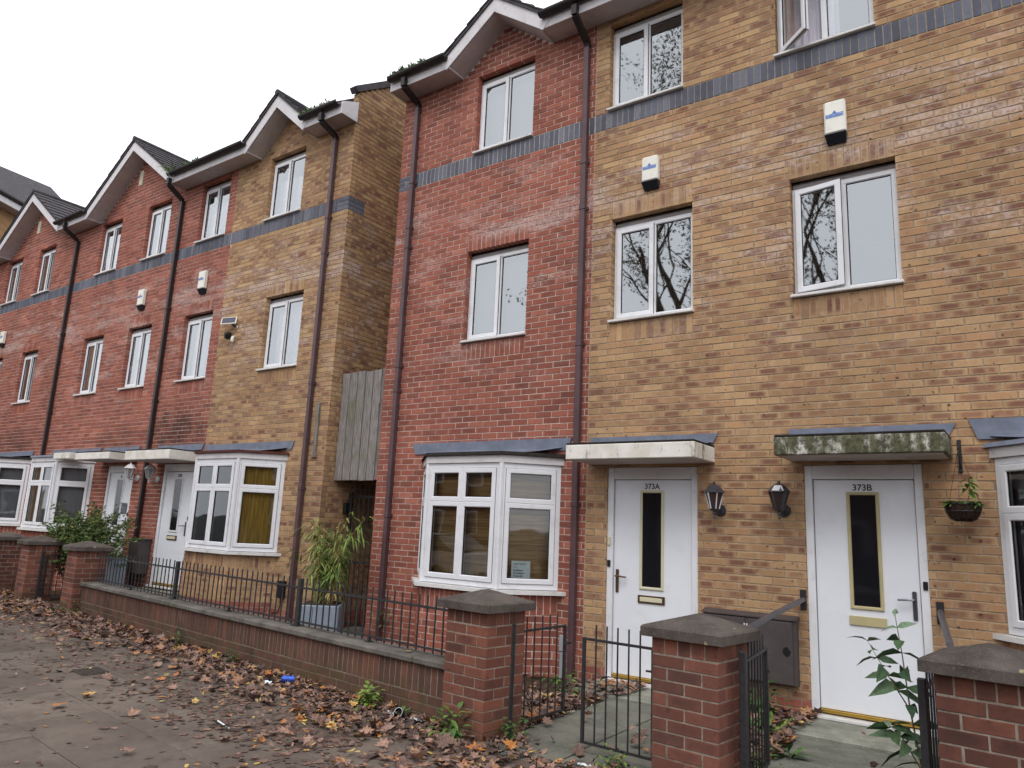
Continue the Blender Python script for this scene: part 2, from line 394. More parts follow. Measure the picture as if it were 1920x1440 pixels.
def glass(key='glass', base=0.10, gain=1.0, tint=(1, 1, 1, 1)):
    m = bpy.data.materials.new(key); m.use_nodes = True; t = m.node_tree; t.nodes.clear()
    out = t.nodes.new('ShaderNodeOutputMaterial'); mixn = t.nodes.new('ShaderNodeMixShader')
    tr = t.nodes.new('ShaderNodeBsdfTransparent'); tr.inputs[0].default_value = tint
    gl = t.nodes.new('ShaderNodeBsdfGlossy'); gl.inputs['Roughness'].default_value = 0.02; gl.inputs['Color'].default_value = (0.93, 0.97, 1, 1)
    fr = t.nodes.new('ShaderNodeFresnel'); fr.inputs['IOR'].default_value = 1.5
    ad = t.nodes.new('ShaderNodeMath'); ad.operation = 'MULTIPLY_ADD'; ad.inputs[1].default_value = gain; ad.inputs[2].default_value = base; ad.use_clamp = True
    # slight waviness of sealed units
    ge = t.nodes.new('ShaderNodeNewGeometry'); no = t.nodes.new('ShaderNodeTexNoise'); no.inputs['Scale'].default_value = 1.6; no.inputs['Detail'].default_value = 1
    bu = t.nodes.new('ShaderNodeBump'); bu.inputs['Strength'].default_value = 0.06; bu.inputs['Distance'].default_value = 0.05
    t.links.new(ge.outputs['Position'], no.inputs['Vector']); t.links.new(no.outputs['Fac'], bu.inputs['Height']); t.links.new(bu.outputs[0], gl.inputs['Normal'])
    t.links.new(fr.outputs[0], ad.inputs[0]); t.links.new(ad.outputs[0], mixn.inputs[0]); t.links.new(tr.outputs[0], mixn.inputs[1]); t.links.new(gl.outputs[0], mixn.inputs[2])
    t.links.new(mixn.outputs[0], out.inputs[0]); M[key] = m
glass('glass', 0.26, 1.4)
glass('glass_low', 0.05, 1.2)
glass('glass_dark', 0.03, 1.0, (0.5, 0.5, 0.5, 1))
def blind():
    q = Mat('brown_blind', 0.8, 0.2)
    w = q.noise(3, 4, 0.6, stretch=(0.6, 0.6, 14))
    q.color(q.mix(q.ramp(w, 0.3, 0.7), srgb(126, 100, 62), srgb(176, 146, 96))); M['brown_blind'] = q.m
    q = Mat('ochre_curtain', 0.9, 0.1)
    w = q.noise(4, 3, 0.6, stretch=(6, 6, 0.5))
    q.color(q.mix(q.ramp(w, 0.3, 0.7), srgb(150, 124, 52), srgb(190, 160, 80))); M['ochre_curtain'] = q.m
blind()
def leafmat(key, pal, rough=0.55, trans=0.0):
    """plant leaves: tone attribute picks the colour"""
    q = Mat(key, rough, 0.3)
    at = q.n('ShaderNodeAttribute', attribute_name='tone'); t = q.n('ShaderNodeSeparateColor'); q.t.links.new(at.outputs['Color'], t.inputs[0])
    cr = q.n('ShaderNodeValToRGB'); el = cr.color_ramp.elements
    while len(el) < len(pal): el.new(0.5)
    for i, (p, c) in enumerate(pal): el[i].position = p; el[i].color = c
    q.t.links.new(t.outputs[0], cr.inputs[0])
    dk = q.mix(q.ramp(q.noise(60, 4), 0.35, 0.7), (0.72, 0.72, 0.72, 1), (1.15, 1.15, 1.15, 1))
    q.color(q.mix(1.0, cr.outputs[0], dk, 'MULTIPLY')); M[key] = q.m
leafmat('dead_leaf', [(0.0, srgb(76, 62, 57)), (0.3, srgb(118, 93, 84)), (0.55, srgb(160, 128, 112)), (0.75, srgb(164, 118, 86)), (0.87, srgb(188, 116, 56)), (0.95, srgb(196, 176, 116)), (1.0, srgb(212, 174, 52))], 0.6)
leafmat('leaf_bamboo', [(0.0, srgb(74, 94, 44)), (0.5, srgb(118, 142, 70)), (0.85, srgb(160, 170, 98)), (1.0, srgb(196, 174, 106))], 0.5)
leafmat('leaf_bush', [(0.0, srgb(52, 68, 38)), (0.5, srgb(84, 106, 56)), (0.9, srgb(124, 138, 72)), (1.0, srgb(150, 140, 72))], 0.55)
leafmat('leaf_buddleia', [(0.0, srgb(50, 74, 50)), (0.6, srgb(72, 98, 64)), (1.0, srgb(118, 140, 112))], 0.6)
leafmat('leaf_weed', [(0.0, srgb(52, 76, 38)), (0.5, srgb(80, 112, 54)), (1.0, srgb(128, 150, 70))], 0.55)
leafmat('leaf_tree', [(0.0, srgb(60, 58, 34)), (0.5, srgb(92, 84, 44)), (1.0, srgb(130, 104, 52))], 0.6)

# ---------------------------------------------------------------- brickwork
CH = 0.075
Z0 = -0.315            # course 0
def zc(n): return Z0 + n * CH
class Frame:
    """a vertical plane: origin O, horizontal direction S, outward normal N"""
    def __init__(s, O, S):
        s.O = Vector(O); s.S = Vector((S[0], S[1], 0)).normalized(); s.N = Vector((s.S.y, -s.S.x, 0))
        s.M = Matrix(((s.S.x, -s.N.x, 0, s.O.x), (s.S.y, -s.N.y, 0, s.O.y), (0, 0, 1, s.O.z), (0, 0, 0, 1)))   # local x = along, y = into wall, z = up
    def p(s, a, d, z): return s.M @ Vector((a, d, z))
def cut(iv, a, b):
    out = []
    for p, q in iv:
        if b <= p + 1e-6 or a >= q - 1e-6: out.append((p, q)); continue
        if a > p + 1e-6: out.append((p, a))
        if b < q - 1e-6: out.append((b, q))
    return out
def lay(fr, s0, s1, n0, n1, holes, kind, lim=None, phase=0.0, depth=0.1, jit=0.0015):
    """stretcher bond; holes = (s0, s1, z0, z1). kind(s, n) -> brick colour. Returns (frame, s, z, w, h, kind, depth)"""
    out = []
    for n in range(n0, n1):
        z = zc(n); zm = z + CH / 2
        iv = [(s0, s1)]
        if lim:
            a, b = lim(zm)
            if b - a < 0.05: continue
            iv = [(max(s0, a), min(s1, b))]
        for h in holes:
            if h[2] - 1e-4 < zm < h[3] + 1e-4: iv = cut(iv, h[0], h[1])
        off = phase + (n % 2) * 0.1125
        for a, b in iv:
            if b - a < 0.02: continue
            edges = [a]
            k = math.floor((a - off) / 0.225) + 1
            while off + k * 0.225 < b - 0.03:
                e = off + k * 0.225
                if e - edges[-1] > 0.045: edges.append(e)
                k += 1
            edges.append(b)
            for i in range(len(edges) - 1):
                l = edges[i] + (0.005 if i else 0.0); r = edges[i + 1] - (0.005 if i < len(edges) - 2 else 0.0)
                if r - l > 0.012: out.append((fr, (l + r) / 2, z + CH / 2, r - l, 0.065, kind((l + r) / 2, n), depth))
    return out
def soldiers(fr, s0, s1, z0, z1, kind, depth=0.1):
    n = max(1, round((s1 - s0) / 0.075)); w = (s1 - s0) / n
    return [(fr, s0 + (i + .5) * w, (z0 + z1) / 2, w - 0.010, z1 - z0 - 0.010, kind if isinstance(kind, str) else kind(s0 + (i + .5) * w, 0), depth) for i in range(n)]
BR = random.Random(11)
def tone(kind):
    return (BR.random(), max(0, min(1, BR.gauss(0.36, 0.42))) if kind == 'brick_yellow' else BR.random() ** 2 * 0.8, BR.random(), 1)
def brick_verts(w, h, D):
    a, b = w / 2, h / 2; e = 0.0025
    ring = lambda x, z, y: [(-x, y, -z), (x, y, -z), (x, y, z), (-x, y, z)]
    v = ring(a - e, b - e, 0) + ring(a, b, e) + ring(a, b, D)
    f = [(0, 1, 2, 3)]
    for i in range(4):
        j = (i + 1) % 4
        f += [(4 + i, 4 + j, j, i), (8 + i, 8 + j, 4 + j, 4 + i)]
    uv = [(-.93, -.93), (.93, -.93), (.93, .93), (-.93, .93)] + [(-1, -1), (1, -1), (1, 1), (-1, 1)] * 2
    return v, f, uv
BRICK_MESH = {}
def brick_mesh(w, h, D, kind, var):
    key = (round(w, 3), round(h, 3), round(D, 3), kind, var)
    if key not in BRICK_MESH:
        b = MB(); v, f, uv = brick_verts(w, h, D); b.add(v, f); b.uv = uv; t = tone(kind); b.col = [t] * len(v)
        BRICK_MESH[key] = b.mesh('brick', M[kind], fixn=False)
    return BRICK_MESH[key]
def put_bricks(bricks, parent, limit=300, name='brick', stuffname='brickwork'):
    """the bricks that show largest become objects of their own, the rest one joined part"""
    def size(b):
        fr, s, z, w, h, k, D = b
        q = [project(fr.p(s + sx * w / 2, 0, z + sz * h / 2)) for sx in (-1, 1) for sz in (-1, 1)]
        if any(c is None for c in q): return 0
        if fr.N.dot(CAM_LOC - fr.p(s, 0, z)) <= 0: return 0
        u = [c[0] for c in q]; v = [c[1] for c in q]
        if max(u) < 0 or min(u) > 1920 or max(v) < 0 or min(v) > 1440: return 0
        return abs((q[2][0] - q[0][0]) * (q[1][1] - q[0][1]) - (q[2][1] - q[0][1]) * (q[1][0] - q[0][0]))
    order = sorted(range(len(bricks)), key=lambda i: -size(bricks[i]))
    single = set(i for i in order[:limit] if size(bricks[i]) > 12)
    joined = {}
    for i, (fr, s, z, w, h, k, D) in enumerate(bricks):
        y = BR.uniform(-0.0018, 0.0018)
        if i in single:
            o = bpy.data.objects.new(name, brick_mesh(w, h, D, k, BR.randrange(14)))
            COL.objects.link(o); o.parent = parent
            o.matrix_parent_inverse = Matrix.Translation(-WORLD[parent.name])
            o.matrix_basis = fr.M @ Matrix.Translation((s, y, z))
        else:
            b = joined.setdefault(k, MB())
            if b.uv is None: b.uv = []; b.col = []
            v, f, uv = brick_verts(w, h, D)
            Mx = fr.M @ Matrix.Translation((s, y, z))
            b.add([Mx @ Vector(q) for q in v], f); b.uv += uv; b.col += [tone(k)] * len(v)
    for k, b in joined.items(): tag(b.build(stuffname, M[k], parent, fixn=False), kind='stuff')
def mortar_sheet(b, fr, s0, s1, z0, z1, holes, y=0.0055, grow=0.006, lim=None, thick=0.09):
    """wall core behind the brick faces, with openings (slightly larger than the brick opening)"""
    hs = [(h[0] - grow, h[1] + grow, h[2] - grow, h[3] + grow) for h in holes]
    xs = sorted({s0, s1} | {min(max(v, s0), s1) for h in hs for v in h[:2]})
    zs = sorted({z0, z1} | {min(max(v, z0), z1) for h in hs for v in h[2:]})
    for i in range(len(xs) - 1):
        for j in range(len(zs) - 1):
            a, c, d, e = xs[i], xs[i + 1], zs[j], zs[j + 1]
            if c - a < 1e-5 or e - d < 1e-5: continue
            mx_, mz = (a + c) / 2, (d + e) / 2
            if any(h[0] < mx_ < h[1] and h[2] < mz < h[3] for h in hs): continue
            b.add([fr.p(a, y, d), fr.p(c, y, d), fr.p(c, y, e), fr.p(a, y, e)], [(0, 1, 2, 3)])
    for h in hs:   # returns of the opening
        a, c, d, e = max(h[0], s0), min(h[1], s1), max(h[2], z0), min(h[3], z1)
        for p, q in (((a, d), (a, e)), ((c, d), (c, e)), ((a, e), (c, e)), ((a, d), (c, d))):
            b.add([fr.p(p[0], y, p[1]), fr.p(q[0], y, q[1]), fr.p(q[0], y + thick, q[1]), fr.p(p[0], y + thick, p[1])], [(0, 1, 2, 3)])

# ---------------------------------------------------------------- building parts
FR = Frame((0, 0, 0), (1, 0))
def bars(mb, fr, s0, s1, z0, z1, w, y0, y1, bev=0.006):
    """a rectangular frame of four mitred bars"""
    o = [(s0, z0), (s1, z0), (s1, z1), (s0, z1)]; i = [(s0 + w, z0 + w), (s1 - w, z0 + w), (s1 - w, z1 - w), (s0 + w, z1 - w)]
    ob = [(s0 + bev, z0 + bev), (s1 - bev, z0 + bev), (s1 - bev, z1 - bev), (s0 + bev, z1 - bev)]
    e = w - bev * 1.5
    ib = [(s0 + e, z0 + e), (s1 - e, z0 + e), (s1 - e, z1 - e), (s0 + e, z1 - e)]
    vs = [fr.p(a, y1, z) for a, z in o] + [fr.p(a, y0 + bev, z) for a, z in o] + [fr.p(a, y0, z) for a, z in ob] + [fr.p(a, y0, z) for a, z in ib] + [fr.p(a, y0 + bev * 1.6, z) for a, z in i] + [fr.p(a, y1, z) for a, z in i]
    fs = []
    for r in range(5):
        for k in range(4): fs.append((r * 4 + k, r * 4 + (k + 1) % 4, (r + 1) * 4 + (k + 1) % 4, (r + 1) * 4 + k))
    for k in range(4): fs.append((20 + k, 20 + (k + 1) % 4, (k + 1) % 4, k))
    mb.add(vs, fs)
def pane(fr, s0, s1, z0, z1, y, parent, mat='glass'):
    return MB().add([fr.p(s0, y, z0), fr.p(s1, y, z0), fr.p(s1, y, z1), fr.p(s0, y, z1), fr.p(s0, y + .004, z0), fr.p(s1, y + .004, z0), fr.p(s1, y + .004, z1), fr.p(s0, y + .004, z1)],
                    [(0, 1, 2, 3)]).build('pane', M[mat], parent, fixn=False)
def gasket(mb, fr, s0, s1, z0, z1, y): bars(mb, fr, s0, s1, z0, z1, 0.007, y, y + 0.012, 0.001)
def curtain(fr, s0, s1, z0, z1, y, parent, mat, name='curtain', amp=0.025, n=40, seed=0):
    rr = random.Random(seed); b = MB(); ph = rr.random() * 6
    for i in range(n + 1):
        s = s0 + (s1 - s0) * i / n; d = y + amp * math.sin(i * 1.1 + ph + 0.6 * math.sin(i * .37))
        b.v += [tuple(fr.p(s, d, z0)), tuple(fr.p(s, d, z1))]
    b.f = [(2 * i, 2 * i + 2, 2 * i + 3, 2 * i + 1) for i in range(n)]
    b.sm = True
    return b.build(name, M[mat], parent, fixn=False)
def sash_geo(mb, gk, fr, s0, s1, z0, z1, y):
    bars(mb, fr, s0, s1, z0, z1, 0.058, y, y + 0.05)
    gasket(gk, fr, s0 + .056, s1 - .056, z0 + .056, z1 - .056, y + 0.012)
    bars(gk, fr, s0 - .004, s1 + .004, z0 - .004, z1 + .004, .006, y + .0135, y + .022, .001)      # dark seal ring round the sash
def window(house, s0, s1, z0, z1, kind='dark', seed=0, opened=0.0, fr=FR, y=0.085, topdark=0.0, split=0.5, g='glass'):
    """two-light casement: opening sash on the left, fixed pane on the right; trickle vent above, sill below"""
    bx = MB(); w = s1 - s0; sm = s0 + w * split
    zb = z0 + 0.035; zt = z1 - 0.08
    bars(bx, fr, s0, s1, zb, zt, 0.055, y, y + 0.065)
    bx.box(sm - .028, sm + .028, y + .002, y + .063, zb + .05, zt - .05, fr.M)
    f = bx.build('window', M['white_upvc'], house)
    MB().bbox(s0 + .005, s1 - .005, y + .012, y + .06, zt + .001, zt + .05, .004, fr.M).box(s0, s1, y + .05, y + .09, zt + .05, z1 + .004, fr.M).build('head_vent', M['vent_grey'], f)
    MB().bbox(s0 - .015, s1 + .015, -0.045, y + 0.05, z0 + .004, z0 + .033, .005, fr.M).build('sill', M['sill_upvc'], f)
    gk = MB(); gasket(gk, fr, sm + .03, s1 - .053, zb + .053, zt - .053, y + 0.014)
    pane(fr, sm + .03, s1 - .055, zb + .055, zt - .055, y + .022, f, g)
    a0, a1, b0, b1 = s0 + .035, sm + .004, zb + .035, zt - .035
    if opened:
        # casement hung on its left stile, swung out
        h = fr.p(a0, y - .02, 0)
        S = fr.S * math.cos(opened) + fr.N * math.sin(opened)
        fo = Frame(h, (S.x, S.y)); wl = a1 - a0
        sb = MB(); gk2 = MB(); sash_geo(sb, gk2, fo, 0, wl, b0, b1, -0.02)
        so = sb.build('sash', M['white_upvc'], f); pane(fo, .058, wl - .058, b0 + .058, b1 - .058, 0.0, f, g)
        gk2.build('gasket', M['seal_black'], f)
    else:
        sb = MB(); sash_geo(sb, gk, fr, a0, a1, b0, b1, y - 0.02)
        sb.build('sash', M['white_upvc'], f)
        pane(fr, a0 + .058, a1 - .058, b0 + .058, b1 - .058, y + .004, f, g)
    gk.build('gasket', M['seal_black'], f)
    if kind == 'curtain': curtain(fr, s0 + .03, s1 - .03, zb, zt - topdark, y + .16, f, 'curtain', seed=seed)
    elif kind == 'half':
        curtain(fr, s0 + .03, s0 + w * .62, zb, zt - topdark, y + .16, f, 'curtain', seed=seed)
    elif kind == 'blind': curtain(fr, s0 + .03, s1 - .03, zb, zt, y + .14, f, 'grey_blind', 'blind', .002, 4)
    return f
def text_mesh(txt, size, name='lettering', depth=0.003):
    c = bpy.data.curves.new('t', 'FONT'); c.body = txt; c.size = size; c.align_x = 'CENTER'; c.extrude = depth / 2; c.offset = size * 0.012
    o = bpy.data.objects.new('t', c); COL.objects.link(o)
    dg = bpy.context.evaluated_depsgraph_get(); dg.update()
    me = bpy.data.meshes.new_from_object(o.evaluated_get(dg)); me.name = name
    bpy.data.objects.remove(o); bpy.data.curves.remove(c)
    return me
def put_text(txt, size, fr, s, y, z, parent, mat, name='number'):
    me = text_mesh(txt, size); me.materials.clear(); me.materials.append(M[mat])
    o = bpy.data.objects.new(name, me); COL.objects.link(o); o.parent = parent
    o.matrix_parent_inverse = Matrix.Translation(-WORLD[parent.name])
    o.matrix_basis = fr.M @ Matrix.Translation((s, y, z)) @ Matrix.Rotation(R(90), 4, 'X')
    return o
def door(house, s0, s1, z0, z1, number, hinge='R', trim='gold_trim', frame=0.07, plate='gold', light_off=0.0, head=0.13, handle='chrome', y=0.03, sticker=False):
    fr = FR
    b = MB(); b.bbox(s0, s0 + frame, y - .015, y + .07, z0, z1, .005); b.bbox(s1 - frame, s1, y - .015, y + .07, z0, z1, .005)
    b.bbox(s0 + frame + .001, s1 - frame - .001, y - .012, y + .07, z1 - head, z1, .005)
    df = b.build('door_frame', M['white_upvc'], house)
    MB().bbox(s0 - .01, s1 + .01, -.06, y + .07, z0 - .03, z0 - .002, .004).build('threshold', M['sill_upvc'], df)
    a0, a1, b0, b1 = s0 + frame + .006, s1 - frame - .006, z0 + .045, z1 - head - .006
    d = MB().bbox(a0, a1, y + .01, y + .055, b0, b1, .004).build('door', M['door_white'], house)
    MB().bbox(a0, a1, y - .012, y + .04, z0 + .012, b0 - .003, .004).build('weather_bar', M['brass'], d)
    w = a1 - a0; cx = a0 + w * (.5 + light_off); lw = .215
    lz1 = b1 - .135; lz0 = b0 + .90
    t = MB(); bars(t, fr, cx - lw / 2 - .028, cx + lw / 2 + .028, lz0 - .028, lz1 + .028, .03, y - .006, y + .012); t.build('glazing_trim', M[trim], d)
    MB().box(cx - lw / 2, cx + lw / 2, y + .004, y + .0095, lz0, lz1).build('glass_strip', M['door_glass'], d)
    lb = MB(); lb.bbox(cx - .15, cx + .15, y - .006, y + .012, lz0 - .165, lz0 - .085, .004)
    l = lb.build('letterbox', M['gold_trim' if plate == 'gold' else 'bronze'], d)
    if plate != 'gold': MB().bbox(cx - .125, cx + .125, y - .012, y - .004, lz0 - .148, lz0 - .102, .004).build('flap', M['cream_trim'], l)
    put_text(number, .08, fr, cx, y + .007, b1 - .095, d, 'number_ink')
    hx = a0 + .045 if hinge == 'R' else a1 - .045; dirn = 1 if hinge == 'R' else -1
    h = MB(); h.bbox(hx - .018, hx + .018, y - .004, y + .012, b0 + .82, b0 + 1.06, .006)
    h.cyl((hx, y - .004, b0 + .99), (hx, y - .045, b0 + .99), .009); h.tube([(hx, y - .045, b0 + .99), (hx + dirn * .05, y - .05, b0 + .99), (hx + dirn * .125, y - .046, b0 + .985)], .009)
    h.build('handle', M[handle], d)
    # bell push on the frame
    bx_ = s0 + .03 if hinge == 'R' else s1 - .03
    MB().bbox(bx_ - .018, bx_ + .018, y - .03, y - .014, b0 + 1.08, b0 + 1.15, .004).build('bell_push', M['black_plastic'], df)
    return d
q_ = Mat('door_glass', 0.06, 0.5); q_.color(srgb(26, 26, 30)); M['door_glass'] = q_.m

def canopy(house, s0, s1, z0, z1, proj, mat, lead=True, lz=0.145, skew=0.0):
    b = MB()
    poly = [(s0, 0), (s1, 0), (s1, -proj), (s0, -proj)]
    b.bbox(s0, s1, -proj, 0.004, z0, z1, .008)
    c = b.build('door_canopy', M[mat], house)
    MB().bbox(s0 + .03, s1 - .03, -proj + .03, -.004, z0 - .004, z0 + .002, .001).build('underside', M['soffit'], c)
    b = MB(); b.bbox(s0 + .004, s1 - .004, -proj + .004, .004, z1 - .002, z1 + .022, .007); b.build('felt_top', M['felt'], c)
    if lead:
        b = MB(); b.prism([(s0 + .01, -.004, z1 + .02), (s1 - .03, -.004, z1 + .02), (s1 + .04, -.004, z1 + lz), (s0 - .01, -.004, z1 + lz)], (0, -.012, 0))
        b.prism([(s0 + .02, -.012, z1 + .05), (s1 - .02, -.012, z1 + .05), (s1 - .03, -.16, z1 + .027), (s0 + .03, -.16, z1 + .027)], (0, 0, .006))
        b.build('lead_flashing', M['lead'], c)
    return c

def bay(house, xl, xr, cd, zsill, ztop, kind, soldiers_kind, nbase, bricks, core, drape, curtain_mat='brown_blind', roof='felt', fl=None, glassm='glass_low', plinth=None):
    """canted bay: three glazed faces on a brick base, fascia, felt roof and lead flashing"""
    pts = [(xl, 0.0), (xl + cd, -cd), (xr - cd, -cd), (xr, 0.0)]
    faces = [(Frame((pts[i][0], pts[i][1], 0), (pts[i + 1][0] - pts[i][0], pts[i + 1][1] - pts[i][1])), (Vector(pts[i + 1]) - Vector(pts[i])).length) for i in range(3)]
    # windows
    root = None
    fb = MB(); gk = MB(); sash = []; panes = []
    zs = zsill + .035; split = zs + (ztop - zs) * 0.675
    for k, (fr, w) in enumerate(faces):
        bars(fb, fr, 0.0, w, zs, ztop, 0.075, 0.0, 0.07)
        cols = [(.05, w / 2 + .012), (w / 2 - .012, w - .05)] if k == 1 else [(.05, w - .05)]
        fb.box(.06, w - .06, .006, .065, split - .03, split + .03, fr.M)
        if k == 1: fb.box(w / 2 - .03, w / 2 + .03, .008, .062, zs + .06, ztop - .06, fr.M)
        for (a, c) in cols:
            for (b0, b1) in ((zs + .05, split + .012), (split - .012, ztop - .05)):
                e = .012
                sash.append((fr, a + e, c - e, b0 + e, b1 - e))
    # corner posts
    for i in (1, 2): fb.cyl((pts[i][0], pts[i][1] + .012, zs), (pts[i][0], pts[i][1] + .012, ztop), .032, n=8)
    root = fb.build('bay_window', M['white_upvc'], house)
    for (fr, a, c, b0, b1) in sash:
        sb = MB(); sash_geo(sb, gk, fr, a, c, b0, b1, -.016); sb.build('sash', M['white_upvc'], root)
        pane(fr, a + .058, c - .058, b0 + .058, b1 - .058, .006, root, glassm)
    gk.build('gasket', M['seal_black'], root)
    # sill
    off = .075
    def offset(o, z):
        t = o * math.tan(math.radians(22.5))
        return [(xl - o * 1.414 , 0.0, z), (xl + cd - t, -cd - o, z), (xr - cd + t, -cd - o, z), (xr + o * 1.414, 0.0, z)]
    MB().prism(offset(off, zsill - .012) , (0, 0, .042)).build('sill', M['sill_upvc'], root)
    # fascia, felt edge, flashing
    MB().prism(offset(.022, ztop + .001), (0, 0, .085)).build('fascia', M['fascia_white'], root)
    rb = MB(); lo = offset(.055, ztop + .088); hi = offset(.035, ztop + .128)
    n = 4
    rb.add([Vector(p) for p in lo] + [Vector(p) for p in hi], [(0, 1, 5, 4), (1, 2, 6, 5), (2, 3, 7, 6), (3, 2, 1, 0), (4, 5, 6, 7), (0, 4, 7, 3)])
    rb.build('felt_roof', M[roof], root)
    f0, f1, fz0, fz1 = fl
    lb = MB(); lb.prism([(f0 + .06, -.004, fz0), (f1 - .05, -.004, fz0), (f1, -.004, fz1), (f0, -.004, fz1)], (0, -.012, 0))
    m = 8; vs = []
    rl = random.Random(int(abs(xl) * 100))
    for i in range(m + 1):
        x = xl - .02 + (xr - xl + .04) * i / m; xf = xl + .19 + (xr - xl - .38) * i / m
        vs += [(x, -.014, fz0 + .03 + rl.uniform(-.008, .008)), (xf, -.2 - rl.uniform(0, .03), ztop + .14 + rl.uniform(0, .012))]
    lb.add(vs, [(2 * i, 2 * i + 1, 2 * i + 3, 2 * i + 2) for i in range(m)])
    lb.build('lead_flashing', M['lead'], root)
    # ceiling of the bay so that light does not leak
    # drapes
    for k, (fr, w) in enumerate(faces):
        mt = curtain_mat if isinstance(curtain_mat, str) else curtain_mat[k]
        if mt: curtain(fr, .04, w - .04, zs, ztop, .13, root, mt, 'blind', drape, 30, k)
    # brick base
    zt = zsill - .012; sol0 = zt - .225
    for k, (fr, w) in enumerate(faces):
        bricks += soldiers(fr, .004, w - .004, sol0, zt, soldiers_kind)
        nt_ = math.floor((sol0 - Z0) / CH + .2)
        fr2 = Frame(fr.O + Vector((0, 0, sol0 - zc(nt_))), fr.S)
        bricks += lay(fr2, 0.002, w - .002, nbase, nt_, [], (lambda s, n: ('brick_red' if plinth is not None and zc(n) < plinth else kind)), phase=0.05 * k)
        core.add([fr.p(0, .0045, -1), fr.p(w, .0045, -1), fr.p(w, .0045, zt), fr.p(0, .0045, zt)], [(0, 1, 2, 3)])
    return root, pts

def downpipe(house, x, ztop, zbot, swan=(0.33, 7.56), collars=(), mat='pipe_brown'):
    b = MB(); w = .034; y0, y1 = -.085, -.017
    b.bbox(x - w, x + w, y0, y1, zbot, ztop, .006)
    p = b.build('downpipe', M[mat], house)
    # swan neck up to the gutter
    s = MB(); yy = (y0 + y1) / 2
    yo, zo = -(swan[0] + .05), swan[1]
    pts = [(x, yy, ztop - .05), (x, yy, ztop + .02), (x, yo, zo - .13), (x, yo, zo)]
    for i in range(3):
        a, c = Vector(pts[i]), Vector(pts[i + 1]); d = (c - a).normalized(); n = Vector((1, 0, 0)).cross(d) * .034
        s.add([a + Vector((-.036, 0, 0)) - n, a + Vector((.036, 0, 0)) - n, a + Vector((.036, 0, 0)) + n, a + Vector((-.036, 0, 0)) + n,
               c + Vector((-.036, 0, 0)) - n, c + Vector((.036, 0, 0)) - n, c + Vector((.036, 0, 0)) + n, c + Vector((-.036, 0, 0)) + n],
              [(0, 1, 5, 4), (1, 2, 6, 5), (2, 3, 7, 6), (3, 0, 4, 7), (0, 3, 2, 1), (4, 5, 6, 7)])
    s.build('swan_neck', M['gutter_dark'], p)
    for z in collars:
        MB().bbox(x - w - .006, x + w + .006, y0 - .006, y1 + .014, z - .03, z + .03, .005).box(x - w - .02, x + w + .02, -.016, -.003, z - .014, z + .014).build('bracket', M[mat], p)
    return p

SOF = 7.485; OVER = 0.33
def eave(house, x0, x1, endl=False, endr=False):
    """soffit, fascia and half-round gutter between x0 and x1"""
    b = MB(); b.box(x0, x1, -OVER + .018, .09, SOF, SOF + .012); b.build('soffit', M['soffit'], house)
    b = MB(); b.bbox(x0, x1, -OVER, -OVER + .017, SOF - .015, SOF + .18, .004)
    f = b.build('fascia', M['fascia_white'], house)
    for e, x in ((endl, x0), (endr, x1)):
        if e:
            s = -1 if e == endl and x == x0 else 1
            xa, xb = (x - .018, x - .001) if x == x0 else (x + .001, x + .018)
            poly = [(xa, -OVER, SOF - .015), (xa, .0, SOF - .015), (xa, .0, SOF + .34), (xa, -OVER, SOF + .19)]
            MB().prism(poly, (xb - xa, 0, 0)).build('box_end', M['fascia_white'], f)
    g = MB(); n = 8; r = .06; yc = -OVER - r - .003; zg = SOF + .165
    prof = [(yc + r * math.cos(math.pi + math.pi * i / n), zg + r * math.sin(math.pi + math.pi * i / n)) for i in range(n + 1)]
    prof2 = [(yc + (r - .006) * math.cos(2 * math.pi - math.pi * i / n), zg + (r - .006) * math.sin(2 * math.pi - math.pi * i / n)) for i in range(n + 1)]
    g.prism([(x0 + .01, y, z) for y, z in prof + prof2], (x1 - x0 - .02, 0, 0))
    g.build('gutter', M['gutter_dark'], house)
PITCH = 35
def main_roof(house, x0, x1, depth=8.0, gables=()):
    """front and back slopes; the front slope is notched along the valleys of the small gables"""
    t = math.tan(R(PITCH)); ye = -OVER - .05; ze = SOF + .195; ym = depth / 2
    Z = lambda y: ze + (y - ye) * t
    front = [(x0, ye)]
    for xa, xl, xr, rise in sorted(gables, key=lambda g: g[0]):
        zt = SOF + rise + .26; yv = min(ym - .1, ye + (zt - ze) / t)
        front += [(xl - .10, ye), (xa, yv), (xr + .10, ye)]
    front.append((x1, ye))
    b = MB(); top = [Vector((x, y, Z(y))) for x, y in front] + [Vector((x1, ym, Z(ym))), Vector((x0, ym, Z(ym)))]
    b.prism(top, (0, 0, -.05))
    b.prism([(x0, ym, Z(ym)), (x0, depth + .4, Z(ym) - (depth + .4 - ym) * t), (x0, depth + .4, Z(ym) - (depth + .4 - ym) * t - .06), (x0, ym, Z(ym) - .06)], (x1 - x0, 0, 0))
    return b.build('roof', M['roof_tile'], house)
